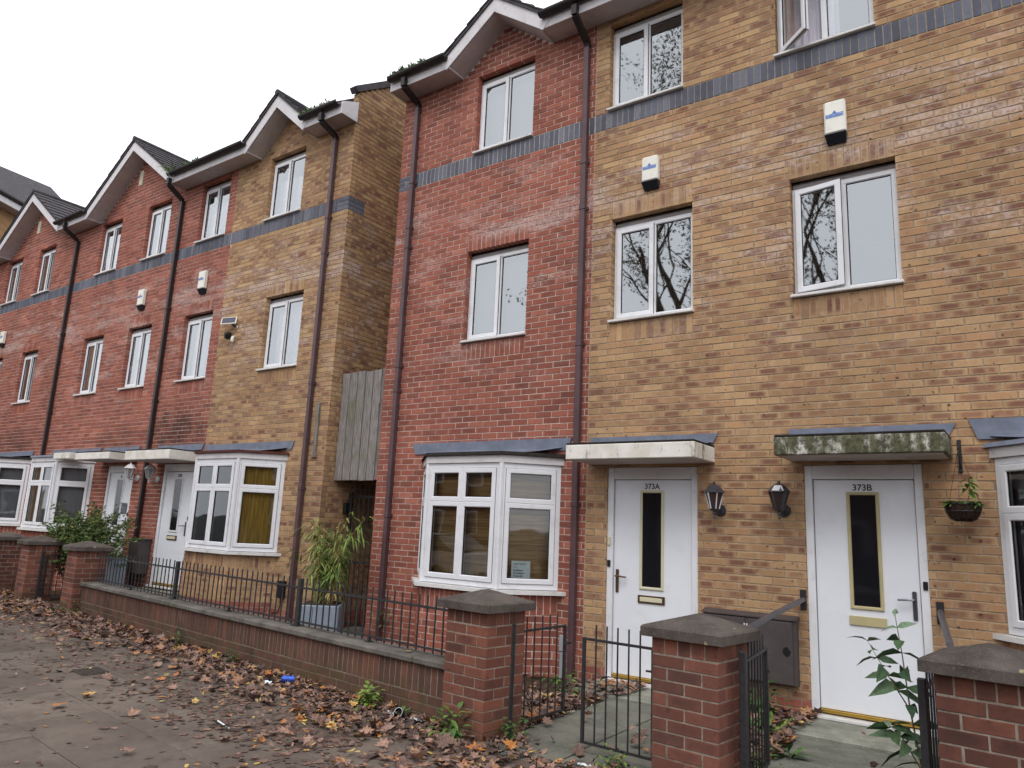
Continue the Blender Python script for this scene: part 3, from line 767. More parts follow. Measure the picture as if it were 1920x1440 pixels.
def gable(house, xa, xl, xr, rise, kind, bricks, core, over=OVER, tiles=6, back=3.2, seed=0, board=.19):
    """small gable through the eave: apex at xa, feet at xl / xr (soffit level)"""
    hl, hr = xa - xl, xr - xa; yf = -over
    zl = SOF; za = SOF + rise
    # brickwork above the eave, cut to the slope
    def lim(z):
        t = (z - SOF) / rise
        return (xl + hl * t + .03, xr - hr * t - .03)
    n0 = round((SOF - Z0) / CH)
    bricks += lay(FR, xl, xr, n0, n0 + int(rise / CH) + 1, [], lambda s, n: kind, lim)
    core.add([(xl, .0045, zl), (xr, .0045, zl), (xa, .0045, za)], [(0, 1, 2)])
    for sgn, xf in ((-1, xl), (1, xr)):
        sl = Vector((xf - xa, 0, zl - za)); L = sl.length; d = sl / L
        up = Vector((-d.z, 0, d.x)) * (1 if sgn > 0 else -1)
        if up.z < 0: up = -up
        ex = .06
        A = Vector((xa, yf, za)); B = A + d * (L + ex)
        # bargeboard, a little proud of the eave fascia
        cap = up * board; fw = Vector((0, -.008, 0))
        ax = Vector((xa, yf, za + board / max(.2, up.z)))
        MB().prism([A + fw, B + fw, B + cap + fw, ax + fw], (0, .02, 0)).build('bargeboard', M['fascia_white'], house)
        # sloping soffit
        A2 = Vector((xa, yf + .021, za + .004)); B2 = A2 + d * (L)
        MB().prism([A2, B2, B2 + up * .012, A2 + Vector((0, 0, .014))], (0, over + .06, 0)).build('sloping_soffit', M['soffit'], house)
        # roof slope with stepped tile courses
        top = Vector((xa, yf - .03, za + (board + .02) / max(.2, up.z))); Ls = L + ex + .05
        rb = MB(); rb.prism([top, top + d * Ls, top + d * Ls - up * .04, top - Vector((0, 0, .05))], (0, back, 0))
        ro = rb.build('gable_roof', M['roof_tile'], house)
        cw = Ls / tiles
        for i in range(tiles):
            p0 = top + d * (cw * i) + up * .002; p1 = top + d * (cw * (i + 1) + .02)
            poly = [p0, p1 + up * .004, p1 + up * .03, p0 + up * .006]
            MB().prism([v + Vector((0, -.012 - .004 * (i % 2), 0)) for v in poly], (0, back, 0)).build('tile_course', M['roof_tile'], ro)
    MB().tube([(xa, yf - .045, za + .27), (xa, yf - .045 + back, za + .27)], .055, 8).build('ridge_tile', M['roof_tile'], house)
    # boxed returns at the feet
    for xf, s in ((xl, -1), (xr, 1)):
        a, b_ = (xf - .02, xf + .001) if s < 0 else (xf - .001, xf + .02)
        MB().prism([(a, -over + .002, SOF - .016), (a, 0, SOF - .016), (a, 0, SOF + .1), (a, -over + .002, SOF + .17)], (b_ - a, 0, 0)).build('eave_return', M['fascia_white'], house)
def shell(house, x0, x1, z0=-1.0, depth=8.0, top=SOF, left=True, right=True, floors=(0.0, 2.75, 5.4)):
    """inside of the house: side, back walls and floors, so that rooms are dark behind the glass"""
    b = MB(); y = .11
    b.add([(x0 + .01, y, z0), (x0 + .01, depth, z0), (x0 + .01, depth, top + .4), (x0 + .01, y, top + .4)], [(0, 1, 2, 3)])
    b.add([(x1 - .01, y, z0), (x1 - .01, depth, z0), (x1 - .01, depth, top + .4), (x1 - .01, y, top + .4)], [(0, 1, 2, 3)])
    b.add([(x0 + .01, depth, z0), (x1 - .01, depth, z0), (x1 - .01, depth, top + .4), (x0 + .01, depth, top + .4)], [(0, 1, 2, 3)])
    b.add([(x0 + .01, 3.4, z0), (x1 - .01, 3.4, z0), (x1 - .01, 3.4, top + .4), (x0 + .01, 3.4, top + .4)], [(0, 1, 2, 3)])
    xm = (x0 + x1) / 2
    b.add([(xm, .12, z0), (xm, 3.4, z0), (xm, 3.4, top), (xm, .12, top)], [(0, 1, 2, 3)])
    b.build('party_wall', M['room'], house, fixn=False)
    f = MB()
    for z in floors: f.box(x0 + .02, x1 - .02, .12, depth - .01, z - .12, z)
    f.box(x0 + .02, x1 - .02, .12, depth - .01, top - .1, top)
    f.build('floor_slab', M['carpet'], house)

# ================================================================ THE SETTING
GZ = -0.40
b = MB(); b.add([(-400, -400, GZ - .12), (400, -400, GZ - .12), (400, 400, GZ - .12), (-400, 400, GZ - .12)], [(0, 1, 2, 3)])
tag(b.build('ground', M['asphalt'], loc=(0, 0, GZ - .12)), kind='structure')
WDIR = Vector((8.05, -0.89, 0)).normalized()
# pavement: bedding sheet and flagstones in rows parallel to the garden wall
PF = Frame((-4.5, -1.545, GZ), (WDIR.x, WDIR.y))
b = MB(); b.box(-14, 24, -9.2, 0.6, -.1, -.012, PF.M)
pav = tag(b.build('pavement', M['soil'], loc=(0, -4, GZ - .1)), kind='structure')
SLABM = {}
rs = random.Random(5)
for row in range(0, 8):
    d1 = -0.02 - row * 0.6; d0 = d1 - 0.6
    off = (row % 2) * .45 + .13
    for k in range(-12, 24):
        s0 = k * .9 + off
        c = PF.p(s0 + .45, d0 + .3, 0)
        pr = project(c)
        if pr is None or not (-420 < pr[0] < 2400 and 700 < pr[1] < 2300): continue
        if 'slab' not in SLABM: SLABM['slab'] = MB().bbox(-.446, .446, -.296, .296, -.05, 0, .006).mesh('paving_slab', M['paving'])
        o = bpy.data.objects.new('paving_slab', SLABM['slab']); COL.objects.link(o); o.parent = pav
        o.matrix_parent_inverse = Matrix.Translation(-WORLD[pav.name])
        o.matrix_basis = PF.M @ Matrix.Translation((s0 + .45, d0 + .3, rs.uniform(-.003, .003))) @ Euler((rs.uniform(-.004, .004), rs.uniform(-.004, .004), 0)).to_matrix().to_4x4()
b = MB(); b.box(-40, 40, -.06, .06, -.25, .0, Matrix.Translation((4, -9.9, GZ - .01)) @ Matrix.Rotation(-.11, 4, 'Z'))
tag(b.build('kerb', M['step']), kind='structure')
b = MB(); b.box(-40, 40, 0, 1.0, -.1, -.015, Matrix.Translation((4, -9.84, GZ - .01)) @ Matrix.Rotation(-.11, 4, 'Z')); tag(b.build('pavement_edge', M['paving']), kind='structure')
# gardens
b = MB(); b.add([(-16, .3, GZ - .02), (-16, -.9, GZ - .02), (-4.5, -1.45, GZ - .02), (3.6, -2.3, GZ - .02), (10, -2.75, GZ - .02), (10, .3, GZ - .02)], [(0, 1, 2, 3, 4, 5)])
tag(b.build('garden_soil', M['soil'], loc=(0, -1, GZ - .02)), kind='structure')
def slabs(name, rects, z, mat):
    root = None
    for (x0, x1, y0, y1) in rects:
        o = MB().bbox(x0, x1, y0, y1, z - .06, z, .006).build(name if root is None else 'flagstone', M[mat], root)
        if root is None: root = o
    tag(root, kind='structure'); return root
slabs('path', [(3.98, 4.58, -1.45, -.62), (4.6, 5.28, -1.45, -.62), (3.98, 4.58, -2.28, -1.47), (4.6, 5.28, -2.28, -1.47), (3.92, 4.6, -2.75, -2.3), (4.62, 5.3, -2.75, -2.3)], GZ + .012, 'path')
slabs('front_path', [(5.72, 6.75, -1.35, -.72), (5.72, 6.75, -2.0, -1.37), (5.8, 6.8, -2.65, -2.02)], GZ + .012, 'path')
slabs('side_path', [(-1.05, -.02, -1.2, -.25), (-1.05, -.02, -.23, 1.0), (-1.05, -.02, 1.02, 2.2)], GZ + .012, 'path')
def doorstep(x0, x1, y, z, label):
    o = MB().bbox(x0, x1, y, .0, GZ - .05, z, .012).build('doorstep', M['step']); tag(o, label, 'step')
doorstep(3.5, 4.68, -.6, -.362, 'low worn concrete step below the door numbered 373A')
doorstep(5.6, 6.72, -.68, -.362, 'broad grey concrete step below the door numbered 373B')
doorstep(-5.5, -4.3, -1.0, -.145, 'raised concrete step behind railings at the far left block door')

# ================================================================ RIGHT BLOCK
XB = 5.08
houseA = thing('terraced_house', 'nearest house, red brick bay half and yellow brick door half, numbered 373A', 'house', (2.5, 0, GZ), 'three storey terraced houses')
houseB = thing('terraced_house', 'yellow brick house at the right edge, numbered 373B, with open windows', 'house', (7.5, 0, GZ), 'three storey terraced houses')
coreA, coreB = MB(), MB(); extraA, extraB = [], []
MIDZ, TOPZ = (3.51, 4.785), (6.21, 7.41)
wins = [(1.39, 2.385, *MIDZ), (1.41, 2.37, *TOPZ), (3.57, 4.56, *MIDZ), (3.50, 4.45, *TOPZ), (5.60, 6.57, *MIDZ), (5.50, 6.46, *TOPZ), (7.7, 8.65, *MIDZ), (7.7, 8.65, *TOPZ)]
doors = [(3.574, 4.603, -.365, 1.86), (5.645, 6.632, -.365, 1.86)]
bays = [(.88, 2.98), (7.16, 9.26)]
bayholes = [(a + .06, c - .06, .42, 2.0) for a, c in bays]
holes = wins + doors + bayholes
sold = []
for w in wins:
    if w[2] == MIDZ[0]: sold += [(w[0], w[1], 4.785, 5.01), (w[0], w[1], 3.285, 3.51)]
band = (0.0, 9.9, 5.985, 6.21)
def kindR(s, n): return 'brick_red' if s < 3.31 or n < 1 else 'brick_yellow'
allb = lay(FR, 0.0, 3.306, -3, 104, holes + sold + [band], kindR) + lay(FR, 3.314, 9.9, -3, 104, holes + sold + [band], kindR, phase=3.314)
allb += lay(FR, 0, .235, 84, 87, [], lambda s, n: 'brick_blue')
allb += soldiers(FR, .24, 3.306, 5.985, 6.21, 'brick_blue') + soldiers(FR, 3.314, 9.9, 5.985, 6.21, 'brick_blue')
for z in sold: allb += soldiers(FR, z[0], z[1], z[2], z[3], lambda s, n: 'brick_red' if s < 3.31 else 'brick_yellow')
for core, x0, x1 in ((coreA, 0.0, XB), (coreB, XB, 9.9)):
    mortar_sheet(core, FR, x0 + (.008 if x0 == 0 else 0), x1, -1, SOF + .0, [h for h in holes if x0 <= (h[0] + h[1]) / 2 < x1])
coreA.add([(.008, .008, -1), (.008, 8, -1), (.008, 8, 7.9), (.008, .008, 7.9)], [(0, 1, 2, 3)])
coreB.add([(9.9, .008, -1), (9.9, 8, -1), (9.9, 8, 7.9), (9.9, .008, 7.9)], [(0, 1, 2, 3)])
bA = [q for q in allb if q[1] < XB]; bB = [q for q in allb if q[1] >= XB]
# side return of the red corner (mostly hidden from the street)
SIDE = Frame((0, 3.0, 0), (0, -1))
bA += lay(SIDE, 0, 2.895, -3, 104, [], lambda s, n: 'brick_red', phase=.1)
bay(houseA, .88, 2.98, .5, .455, 1.885, 'brick_red', 'brick_red', -3, bA, coreA, .004, 'brown_blind', 'felt', (.643, 3.109, 2.06, 2.205))
bay(houseB, 7.16, 9.26, .5, .47, 1.9, 'brick_yellow', 'brick_yellow', -3, bB, coreB, .004, ('grey_blind', 'grey_blind', 'grey_blind'), 'lead', (7.0, 9.4, 2.06, 2.235), plinth=-.27)
gable(houseA, 1.89, 1.13, 2.65, .565, 'brick_red', bA, coreA, tiles=4, back=2.2)
wA = coreA.build('wall', M['mortar'], houseA, loc=(2.5, 0, GZ), fixn=False); put_bricks(bA, wA, 300)
wB = coreB.build('wall', M['mortar'], houseB, loc=(7.5, 0, GZ), fixn=False); put_bricks(bB, wB, 300)
window(houseA, *wins[0][:2], *MIDZ, kind='blind'); window(houseA, *wins[1][:2], *TOPZ, kind='blind')
window(houseA, *wins[2][:2], *MIDZ, kind='dark'); window(houseA, *wins[3][:2], *TOPZ, kind='dark')
window(houseB, *wins[4][:2], *MIDZ, kind='dark', opened=R(9)); window(houseB, *wins[5][:2], *TOPZ, kind='half', opened=R(42), seed=4)
window(houseB, *wins[6][:2], *MIDZ); window(houseB, *wins[7][:2], *TOPZ)
door(houseA, 3.574, 4.603, -.33, 1.86, '373A', 'R', 'cream_trim', plate='bronze', handle='bronze')
door(houseB, 5.645, 6.632, -.33, 1.86, '373B', 'L', 'gold_trim', plate='gold', handle='chrome')
MB().bbox(3.585, 3.62, -.002, .014, 1.02, 1.11, .004).build('bell_box', M['cream_trim'], houseA)
canopy(houseA, 3.36, 4.79, 1.895, 2.05, .56, 'canopy_streaked'); canopy(houseB, 5.53, 6.87, 1.90, 2.06, .56, 'canopy_mossy')
eave(houseA, 0.0, 1.11, endl=True); eave(houseA, 2.67, XB - .002); eave(houseB, XB + .002, 9.9)
main_roof(houseA, -.06, XB, gables=[(1.89, 1.13, 2.65, .565)]); main_roof(houseB, XB, 10.0)
shell(houseA, 0.02, XB); shell(houseB, XB, 9.9)
downpipe(houseA, .31, 7.30, -.36, collars=(6.05, 5.35, 5.05, 3.3, 2.95, 1.25)); downpipe(houseA, 3.20, 7.22, -.36, collars=(5.6, 5.0, 3.3, 1.45))

# ================================================================ LEFT BLOCK
X1, X2, XE = -5.89, -10.20, -16.5
h1 = thing('terraced_house', 'end house across the side passage, yellow brick with an ochre curtained bay', 'house', (-3.5, 0, GZ), 'three storey terraced houses')
h2 = thing('terraced_house', 'red brick house with tall gable, bush in front of its bay and door', 'house', (-8, 0, GZ), 'three storey terraced houses')
h3 = thing('terraced_house', 'farthest red brick house at the left edge with its own gable', 'house', (-13, 0, GZ), 'three storey terraced houses')
wl = [(-3.24, -2.30, *TOPZ), (-2.94, -1.98, *MIDZ), (-5.33, -4.42, *TOPZ), (-5.38, -4.47, *MIDZ), (-7.30, -6.42, *TOPZ), (-7.40, -6.52, *MIDZ), (-9.22, -8.36, *TOPZ), (-9.27, -8.40, *MIDZ),
      (-12.33, -11.46, *TOPZ), (-12.36, -11.49, *MIDZ), (-14.15, -13.28, *TOPZ), (-14.35, -13.45, *MIDZ)]
dl = [(-5.41, -4.42, -.12, 2.01), (-7.40, -6.42, -.10, 2.0)]
bl = [(-4.08, -1.98), (-10.03, -7.95), (-12.97, -10.87)]
holes = wl + dl + [(a + .06, c - .06, .6, 2.05) for a, c in bl]
sold = []
for w in wl:
    if w[2] == MIDZ[0]: sold += [(w[0], w[1], 4.785, 5.01), (w[0], w[1], 3.285, 3.51)]
band = (XE, -1.106, 5.985, 6.21)
def kindL(s, n): return 'brick_yellow' if s > -4.2 and n >= 2 else 'brick_red'
allb = lay(FR, -4.196, -1.106, -3, 104, holes + sold + [band], kindL, phase=-1.106) + lay(FR, XE, -4.204, -3, 104, holes + sold + [band], kindL, phase=-4.204)
allb += soldiers(FR, -4.196, -1.35, 5.985, 6.21, 'brick_blue') + soldiers(FR, XE, -4.204, 5.985, 6.21, 'brick_blue') + lay(FR, -1.345, -1.106, 84, 87, [], lambda s, n: 'brick_blue')
for z in sold: allb += soldiers(FR, z[0], z[1], z[2], z[3], lambda s, n: 'brick_yellow' if s > -4.2 else 'brick_red')
c1, c2, c3 = MB(), MB(), MB()
for core, x0, x1 in ((c1, X1, -1.114), (c2, X2, X1), (c3, XE, X2)):
    mortar_sheet(core, FR, x0, x1, -1, SOF, [h for h in holes if x0 <= (h[0] + h[1]) / 2 < x1])
b1 = [q for q in allb if q[1] >= X1]; b2 = [q for q in allb if X2 <= q[1] < X1]; b3 = [q for q in allb if q[1] < X2]
# gable end along the passage
GS = Frame((-1.106, 0, 0), (0, 1))
b1 += lay(GS, .106, 3.6, -3, 84, [], lambda s, n: 'brick_yellow' if n >= 2 else 'brick_red', phase=.05)
b1 += lay(GS, .106, .34, 84, 87, [], lambda s, n: 'brick_blue') + lay(GS, .345, 3.6, 84, 87, [], lambda s, n: 'brick_yellow', phase=.345)
b1 += lay(GS, .106, 3.6, 87, 104, [], lambda s, n: 'brick_yellow', phase=.05)
b1 += lay(GS, 0.0, 3.6, 104, 140, [], lambda s, n: 'brick_yellow', lim=lambda z: (max(0.0, (z - 8.02) / .70), 3.6), phase=.05)
c1.add([(-1.114, .008, -1), (-1.114, 3.6, -1), (-1.114, 3.6, 10.4), (-1.114, .008, 8.0)], [(0, 1, 2, 3)])
bay(h1, -4.08, -1.98, .5, .60, 2.02, 'brick_yellow', 'brick_yellow', -3, b1, c1, .03, ('grey_blind', None, 'ochre_curtain'), 'felt_red', (-4.19, -1.82, 2.19, 2.325), plinth=-.12)
bay(h2, -10.03, -7.95, .5, .70, 2.06, 'brick_red', 'brick_red', -3, b2, c2, .004, 'grey_blind', 'lead', (-9.87, -7.74, 2.24, 2.36))
bay(h3, -12.97, -10.87, .5, .73, 2.09, 'brick_red', 'brick_red', -3, b3, c3, .004, 'grey_blind', 'felt', (-13.1, -10.77, 2.25, 2.375))
gable(h1, -2.78, -3.52, -2.05, .62, 'brick_yellow', b1, c1, tiles=4, back=2.2)
gable(h2, -7.64, -9.30, -5.98, 1.16, 'brick_red', b2, c2, tiles=8, back=3.4)
gable(h3, -12.42, -14.08, -10.76, 1.12, 'brick_red', b3, c3, tiles=8, back=3.4)
for house, core, bb, lx, nb in ((h1, c1, b1, -3.5, 300), (h2, c2, b2, -8, 60), (h3, c3, b3, -13, 30)):
    put_bricks(bb, core.build('wall', M['mortar'], house, loc=(lx, 0, GZ), fixn=False), nb)
for i, w in enumerate(wl):
    house = h1 if w[0] > X1 else h2 if w[0] > X2 else h3
    window(house, *w, kind='curtain', seed=i, topdark=(0.28 if i in (0, 2, 6) else 0.0))
door(h1, -5.41, -4.42, -.09, 2.01, '370', 'L', 'white_upvc', plate='bronze', handle='chrome')
door(h2, -7.40, -6.42, -.07, 2.0, 'A', 'L', 'white_upvc', plate='bronze', handle='chrome')
canopy(h1, -5.66, -4.25, 2.03, 2.19, .6, 'canopy_clean', lz=.16); canopy(h2, -7.62, -6.32, 2.07, 2.2, .55, 'canopy_clean', lz=.16)
MB().bbox(-8.35, -7.70, -.62, -.30, 2.09, 2.21, .008).build('boxed_gutter', M['canopy_streaked'], h2)
eave(h1, -2.03, -1.09, endr=True); eave(h1, X1 + .002, -3.54); eave(h2, X2 + .002, -9.32); eave(h2, -5.96, X1 - .002); eave(h3, -10.74, X2 - .002); eave(h3, XE, -14.1)
main_roof(h1, X1, -1.215, gables=[(-2.78, -3.52, -2.05, .62)]); main_roof(h2, X2, X1, gables=[(-7.64, -9.30, -6.0, 1.16)]); main_roof(h3, XE, X2, gables=[(-12.42, -14.08, -10.76, 1.12)])
shell(h1, X1, -1.13); shell(h2, X2, X1); shell(h3, XE, X2)
MB().prism([(-1.22, -.04, 7.99), (-1.22, 3.6, 10.52), (-1.22, 3.6, 10.66), (-1.22, -.10, 8.07)], (.155, 0, 0)).build('verge_tiles', M['roof_tile'], h1)
downpipe(h1, -1.50, 7.30, -.3, collars=(5.9, 5.3, 3.2, 1.6)); downpipe(h2, -5.93, 7.20, -.3, collars=(5.0, 3.2), mat='pipe_dark'); downpipe(h3, -10.24, 7.2, -.3, collars=(5.0, 3.2), mat='pipe_dark')
for house, x, z in ((h2, -7.80, 8.02), (h3, -12.62, 7.9)):
    v = MB(); v.bbox(x - .07, x + .07, -.02, .03, z, z + .34, .004); g_ = v.build('gable_vent', M['cream_trim'], house)
    for k in range(7): MB().box(x - .05, x + .05, -.026, -.0205, z + .03 + k * .042, z + .05 + k * .042).build('louvre', M['sill_upvc'], g_)
# far building, turned away behind the left block
far = thing('apartment_building', 'far yellow brick block with a hipped dark roof at the left edge', 'building', (-24, 3, GZ))
FA, FB = Vector((-21.23, 1.72, 0)), Vector((-21.76, 2.73, 0)); fd = (FB - FA).normalized()
fa = FA - fd * 6; fb_ = FB + fd * 5; back = Vector((-fd.y, fd.x, 0)) * 9
if back.x > 0: back = -back
wv = MB(); q = [fa, fb_, fb_ + back, fa + back]
ins = Vector((-.35, -.2, 0))
wv.prism([Vector((p.x, p.y, -1)) + ins for p in q], (0, 0, 12.75))
def fbrick():
    m_ = Mat('brick_far', 0.9, 0.1); b_ = m_.n('ShaderNodeTexBrick'); b_.inputs['Scale'].default_value = 1; b_.inputs['Brick Width'].default_value = .225; b_.inputs['Row Height'].default_value = .075; b_.inputs['Mortar Size'].default_value = .006
    b_.inputs['Color1'].default_value = srgb(170, 132, 88); b_.inputs['Color2'].default_value = srgb(146, 108, 76); b_.inputs['Mortar'].default_value = srgb(140, 122, 106)
    mp = m_.n('ShaderNodeMapping'); mp.inputs['Rotation'].default_value = (R(90), 0, R(30)); m_.t.links.new(m_.P(), mp.inputs[0]); m_.t.links.new(mp.outputs[0], b_.inputs['Vector']); m_.color(b_.outputs[0]); M['brick_far'] = m_.m
fbrick()
wv.build('wall', M['brick_far'], far)
rv = MB(); ze = 11.86; e0 = [Vector((p.x, p.y, ze)) for p in q]
t1 = Vector((-26.4, 5.13, 14.75)); t0 = Vector((-28.7, -1.6, 13.87))
rv.add([e0[0], e0[1], e0[2], e0[3], t0, t1], [(0, 1, 5, 4), (1, 2, 5), (2, 3, 4, 5), (3, 0, 4), (3, 2, 1, 0)])
rv.build('roof', M['roof_tile'], far)
fv = MB(); fv.prism([e0[0] + Vector((.03, 0, -.35)), e0[1] + Vector((.03, 0, -.35)), e0[1] + Vector((.03, 0, -.12)), e0[0] + Vector((.03, 0, -.12))], (.05, .03, 0)); fv.build('fascia', M['fascia_white'], far)
gv = MB(); gv.tube([e0[0] + Vector((.1, .05, -.05)), e0[1] + Vector((.1, .05, -.05))], .09); gv.build('gutter', M['gutter_dark'], far)
sv = MB(); sv.prism([e0[0] + Vector((.03, 0, -.36)), e0[1] + Vector((.03, 0, -.36)), e0[1] + Vector((-.5, -.25, -.36)), e0[0] + Vector((-.5, -.25, -.36))], (0, 0, .02)); sv.build('soffit', M['soffit'], far)

# ================================================================ SIDE PASSAGE
tp = thing('timber_hoarding', 'weathered grey timber boards closing the passage above the side gate', 'fence', (-.55, .2, 1.73))
rb_ = random.Random(3)
x = -1.10; k = 0
while x < -.02:
    w = min(.168, -.004 - x); dz = rb_.uniform(-.012, .012)
    MB().bbox(x + .007, x + w - .007, .2 + rb_.uniform(0, .004), .224, 1.735 + dz * .4, 3.36 + dz, .004).build('board', M['old_timber'], tp); x += w; k += 1
MB().box(-1.1, -.01, .226, .28, 1.75, 1.85).box(-1.1, -.01, .226, .28, 3.1, 3.2).build('rail', M['old_timber'], tp)
MB().box(-1.1, -.01, .23, 2.2, 1.86, 1.90).build('shade_deck', M['old_timber'], tp)  # unseen sheet behind the boards, added to keep the passage below dark
sg = thing('side_gate', 'tall black metal bar gate in the dark side passage', 'gate', (-.5, .5, GZ))
MB().bbox(-1.02, -.98, .48, .52, GZ, 1.58, .004).bbox(-.06, -.02, .48, .52, GZ, 1.58, .004).build('stile', M['black_metal'], sg)
MB().box(-.98, -.06, .485, .515, 1.5, 1.53).box(-.98, -.06, .485, .515, .55, .58).box(-.98, -.06, .485, .515, GZ + .08, GZ + .11).build('rail', M['black_metal'], sg)
for i in range(9):
    xx = -.92 + i * .098
    MB().cyl((xx, .5, GZ + .1), (xx, .5, 1.68), .008, n=6).build('bar', M['black_metal'], sg)
MB().bbox(-1.09, -1.03, .42, .54, 1.25, 1.42, .005).build('lock_box', M['black_plastic'], sg)
tag(MB().bbox(-1.355, -1.295, -.035, -.004, 2.06, 2.89, .004).build('timber_batten', M['old_timber']), 'narrow grey timber batten fixed to yellow brick beside the brown downpipe', 'batten')
o = thing('cable_box', 'small black box on the yellow wall behind the railings', 'box', (-1.74, 0, 0))
MB().bbox(-1.80, -1.68, -.09, -.003, 0.0, .22, .012).build('body', M['black_plastic'], o); MB().bbox(-1.805, -1.675, -.095, -.004, .22, .245, .006).build('lid', M['black_plastic'], o)
MB().tube([(-1.74, -.04, 0), (-1.745, -.03, -.12), (-1.80, -.02, -.2), (-1.95, -.015, -.24)], .008).build('cable', M['black_plastic'], o)

# ================================================================ GARDEN WALL, PIERS, RAILINGS
def pier(O, label, W=.44, D=.44, top=.52, base=GZ - .15, cap=.56):
    O = Vector(O)
    t = thing('gate_pier', label, 'gate pier', (O.x, O.y, GZ), 'brick gate piers')
    S = WDIR; Nn = Vector((-S.y, S.x, 0))   # into the garden
    c = [O, O + S * W, O + S * W + Nn * D, O + Nn * D]
    core = MB(); e = .0045
    ci = [O + S * e + Nn * e, O + S * (W - e) + Nn * e, O + S * (W - e) + Nn * (D - e), O + S * e + Nn * (D - e)]
    core.prism([Vector((p.x, p.y, base)) for p in ci], (0, 0, top - base)); wc_ = core.build('core', M['mortar_pier'], t)
    br = []
    topsol = .105
    for k in range(4):
        p, q_2 = c[k], c[(k + 1) % 4]; L = (q_2 - p).length
        fr = Frame(p, q_2 - p)
        n = 0; z = top - topsol
        cnt = 5 if L < .5 else 6
        if k in (0, 2): br += [(fr, i * (L + .01) / cnt + ((L + .01) / cnt - .01) / 2, top - topsol / 2 + .002, (L + .01) / cnt - .01, topsol - .012, 'brick_pier', .1025) for i in range(cnt)]
        else: br += [(fr, .105 + (i + .5) * (L - .21) / 3, top - topsol / 2 + .002, (L - .21) / 3 - .01, topsol - .012, 'brick_pier', .1) for i in range(3)]
        while z > base:
            zz = z - CH / 2
            even = (n % 2 == 0) == (k % 2 == 0)
            a, b2_ = (0, L) if even else (.1125, L - .1125)
            m_ = max(1, round((b2_ - a + .01) / .225)); w = (b2_ - a + .01) / m_
            for i in range(m_): br.append((fr, a + w * i + (w - .01) / 2, zz, w - .01, .065, 'brick_pier', .1))
            z -= CH; n += 1
    put_bricks(br, wc_, 300)
    cx = O + S * W / 2 + Nn * D / 2; h = cap / 2; hd = (D + cap - W) / 2
    P = lambda a, d, z: cx + S * a + Nn * d + Vector((0, 0, z))
    bb = .012
    cp = MB(); rings = [[P(a * h, d * hd, top + .002) for a, d in ((-1, -1), (1, -1), (1, 1), (-1, 1))],
                        [P(a * h, d * hd, top + .058) for a, d in ((-1, -1), (1, -1), (1, 1), (-1, 1))],
                        [P(a * (h - bb), d * (hd - bb), top + .07) for a, d in ((-1, -1), (1, -1), (1, 1), (-1, 1))],
                        [P(a * .012, d * .012, top + .15) for a, d in ((-1, -1), (1, -1), (1, 1), (-1, 1))]]
    fs = [(3, 2, 1, 0), (12, 13, 14, 15)]
    for r in range(3):
        for k in range(4): fs.append((r * 4 + k, r * 4 + (k + 1) % 4, (r + 1) * 4 + (k + 1) % 4, (r + 1) * 4 + k))
    cp.add([v for r in rings for v in r], fs); cp.build('cap', M['cap_stone'], t)
    return t
pier((3.53, -2.58, 0), 'brick gate pier with pyramid cap at the right end of the low wall')
pier((5.335, -2.70, 0), 'brick gate pier standing between the two front gates, before the meter cabinet', W=.45)
pier((6.92, -2.80, 0), 'brick gate pier at the bottom right corner behind the leafy shoot', top=.535)
pier((-5.02, -1.595, 0), 'brick gate pier at the left end of the low wall')
pier((-6.98, -1.47, 0), 'brick gate pier left of the bush, second in from the left edge')
pier((-8.75, -1.30, 0), 'dark brick gate pier cut off by the left edge')
gw = thing('garden_wall', 'long low brick garden wall with concrete coping under the railings', 'wall', (-.5, -2, GZ))
WLEN = 8.02
FW = Frame((-4.5, -1.545, 0), WDIR)
core = MB(); core.box(.0, WLEN, .0045, .21, GZ - .15, .012, FW.M); wcore = core.build('core', M['mortar_pier'], gw)
br = soldiers(FW, 0, WLEN, -.213, .012, 'brick_wall')
for n in range(3):
    off = 0 if n % 2 else .1125; z = -.213 - CH * (n + .5); s = -off
    while s < WLEN:
        a, c = max(0, s), min(WLEN, s + .225)
        if c - a > .03: br.append((FW, (a + c) / 2, z, c - a - .01, .065, 'brick_wall', .1))
        s += .225
put_bricks(br, wcore, 300)
s = 0.0; rc = random.Random(8)
while s < WLEN - .05:
    l = min(1.52, WLEN - s)
    MB().bbox(s + .004, s + l - .004, -.045, .25, .013, .072 + rc.uniform(-.004, .004), .012, FW.M).build('coping_stone', M['coping'], gw); s += l
# railings on the wall
def metal(name, mb, parent, mat='railing_metal'): return mb.build(name, M[mat], parent)
rl = thing('railing', 'black metal bar railing along the low garden wall', 'railing', (-.5, -1.9, .07))
BARM = MB().cyl((0, 0, 0), (0, 0, .47), .0075, n=6).mesh('bar', M['railing_metal'])
yb = .12
post_s = [0.10, 2.80, 5.62, WLEN - .02]
for i in range(3):
    a, c = post_s[i], post_s[i + 1]
    metal('top_rail', MB().box(a, c, yb - .014, yb + .014, .445, .463, FW.M), rl)
    metal('bottom_rail', MB().box(a, c, yb - .012, yb + .012, .112, .127, FW.M), rl)
    nb = int((c - a) / .108); 
    for k in range(1, nb):
        s = a + (c - a) * k / nb
        o = bpy.data.objects.new('bar', BARM); COL.objects.link(o); o.parent = rl; o.matrix_parent_inverse = Matrix.Translation(-WORLD[rl.name])
        o.matrix_basis = Matrix.Translation(FW.p(s, yb, .085 + rc.uniform(-.004, .004))) @ Euler((rc.uniform(-.012, .012), rc.uniform(-.012, .012), 0)).to_matrix().to_4x4()
    m_ = (a + c) / 2
    metal('foot', MB().box(m_ - .012, m_ + .012, yb - .012, yb + .012, .07, .115, FW.M).box(m_ - .03, m_ + .03, yb - .03, yb + .03, .068, .078, FW.M), rl)
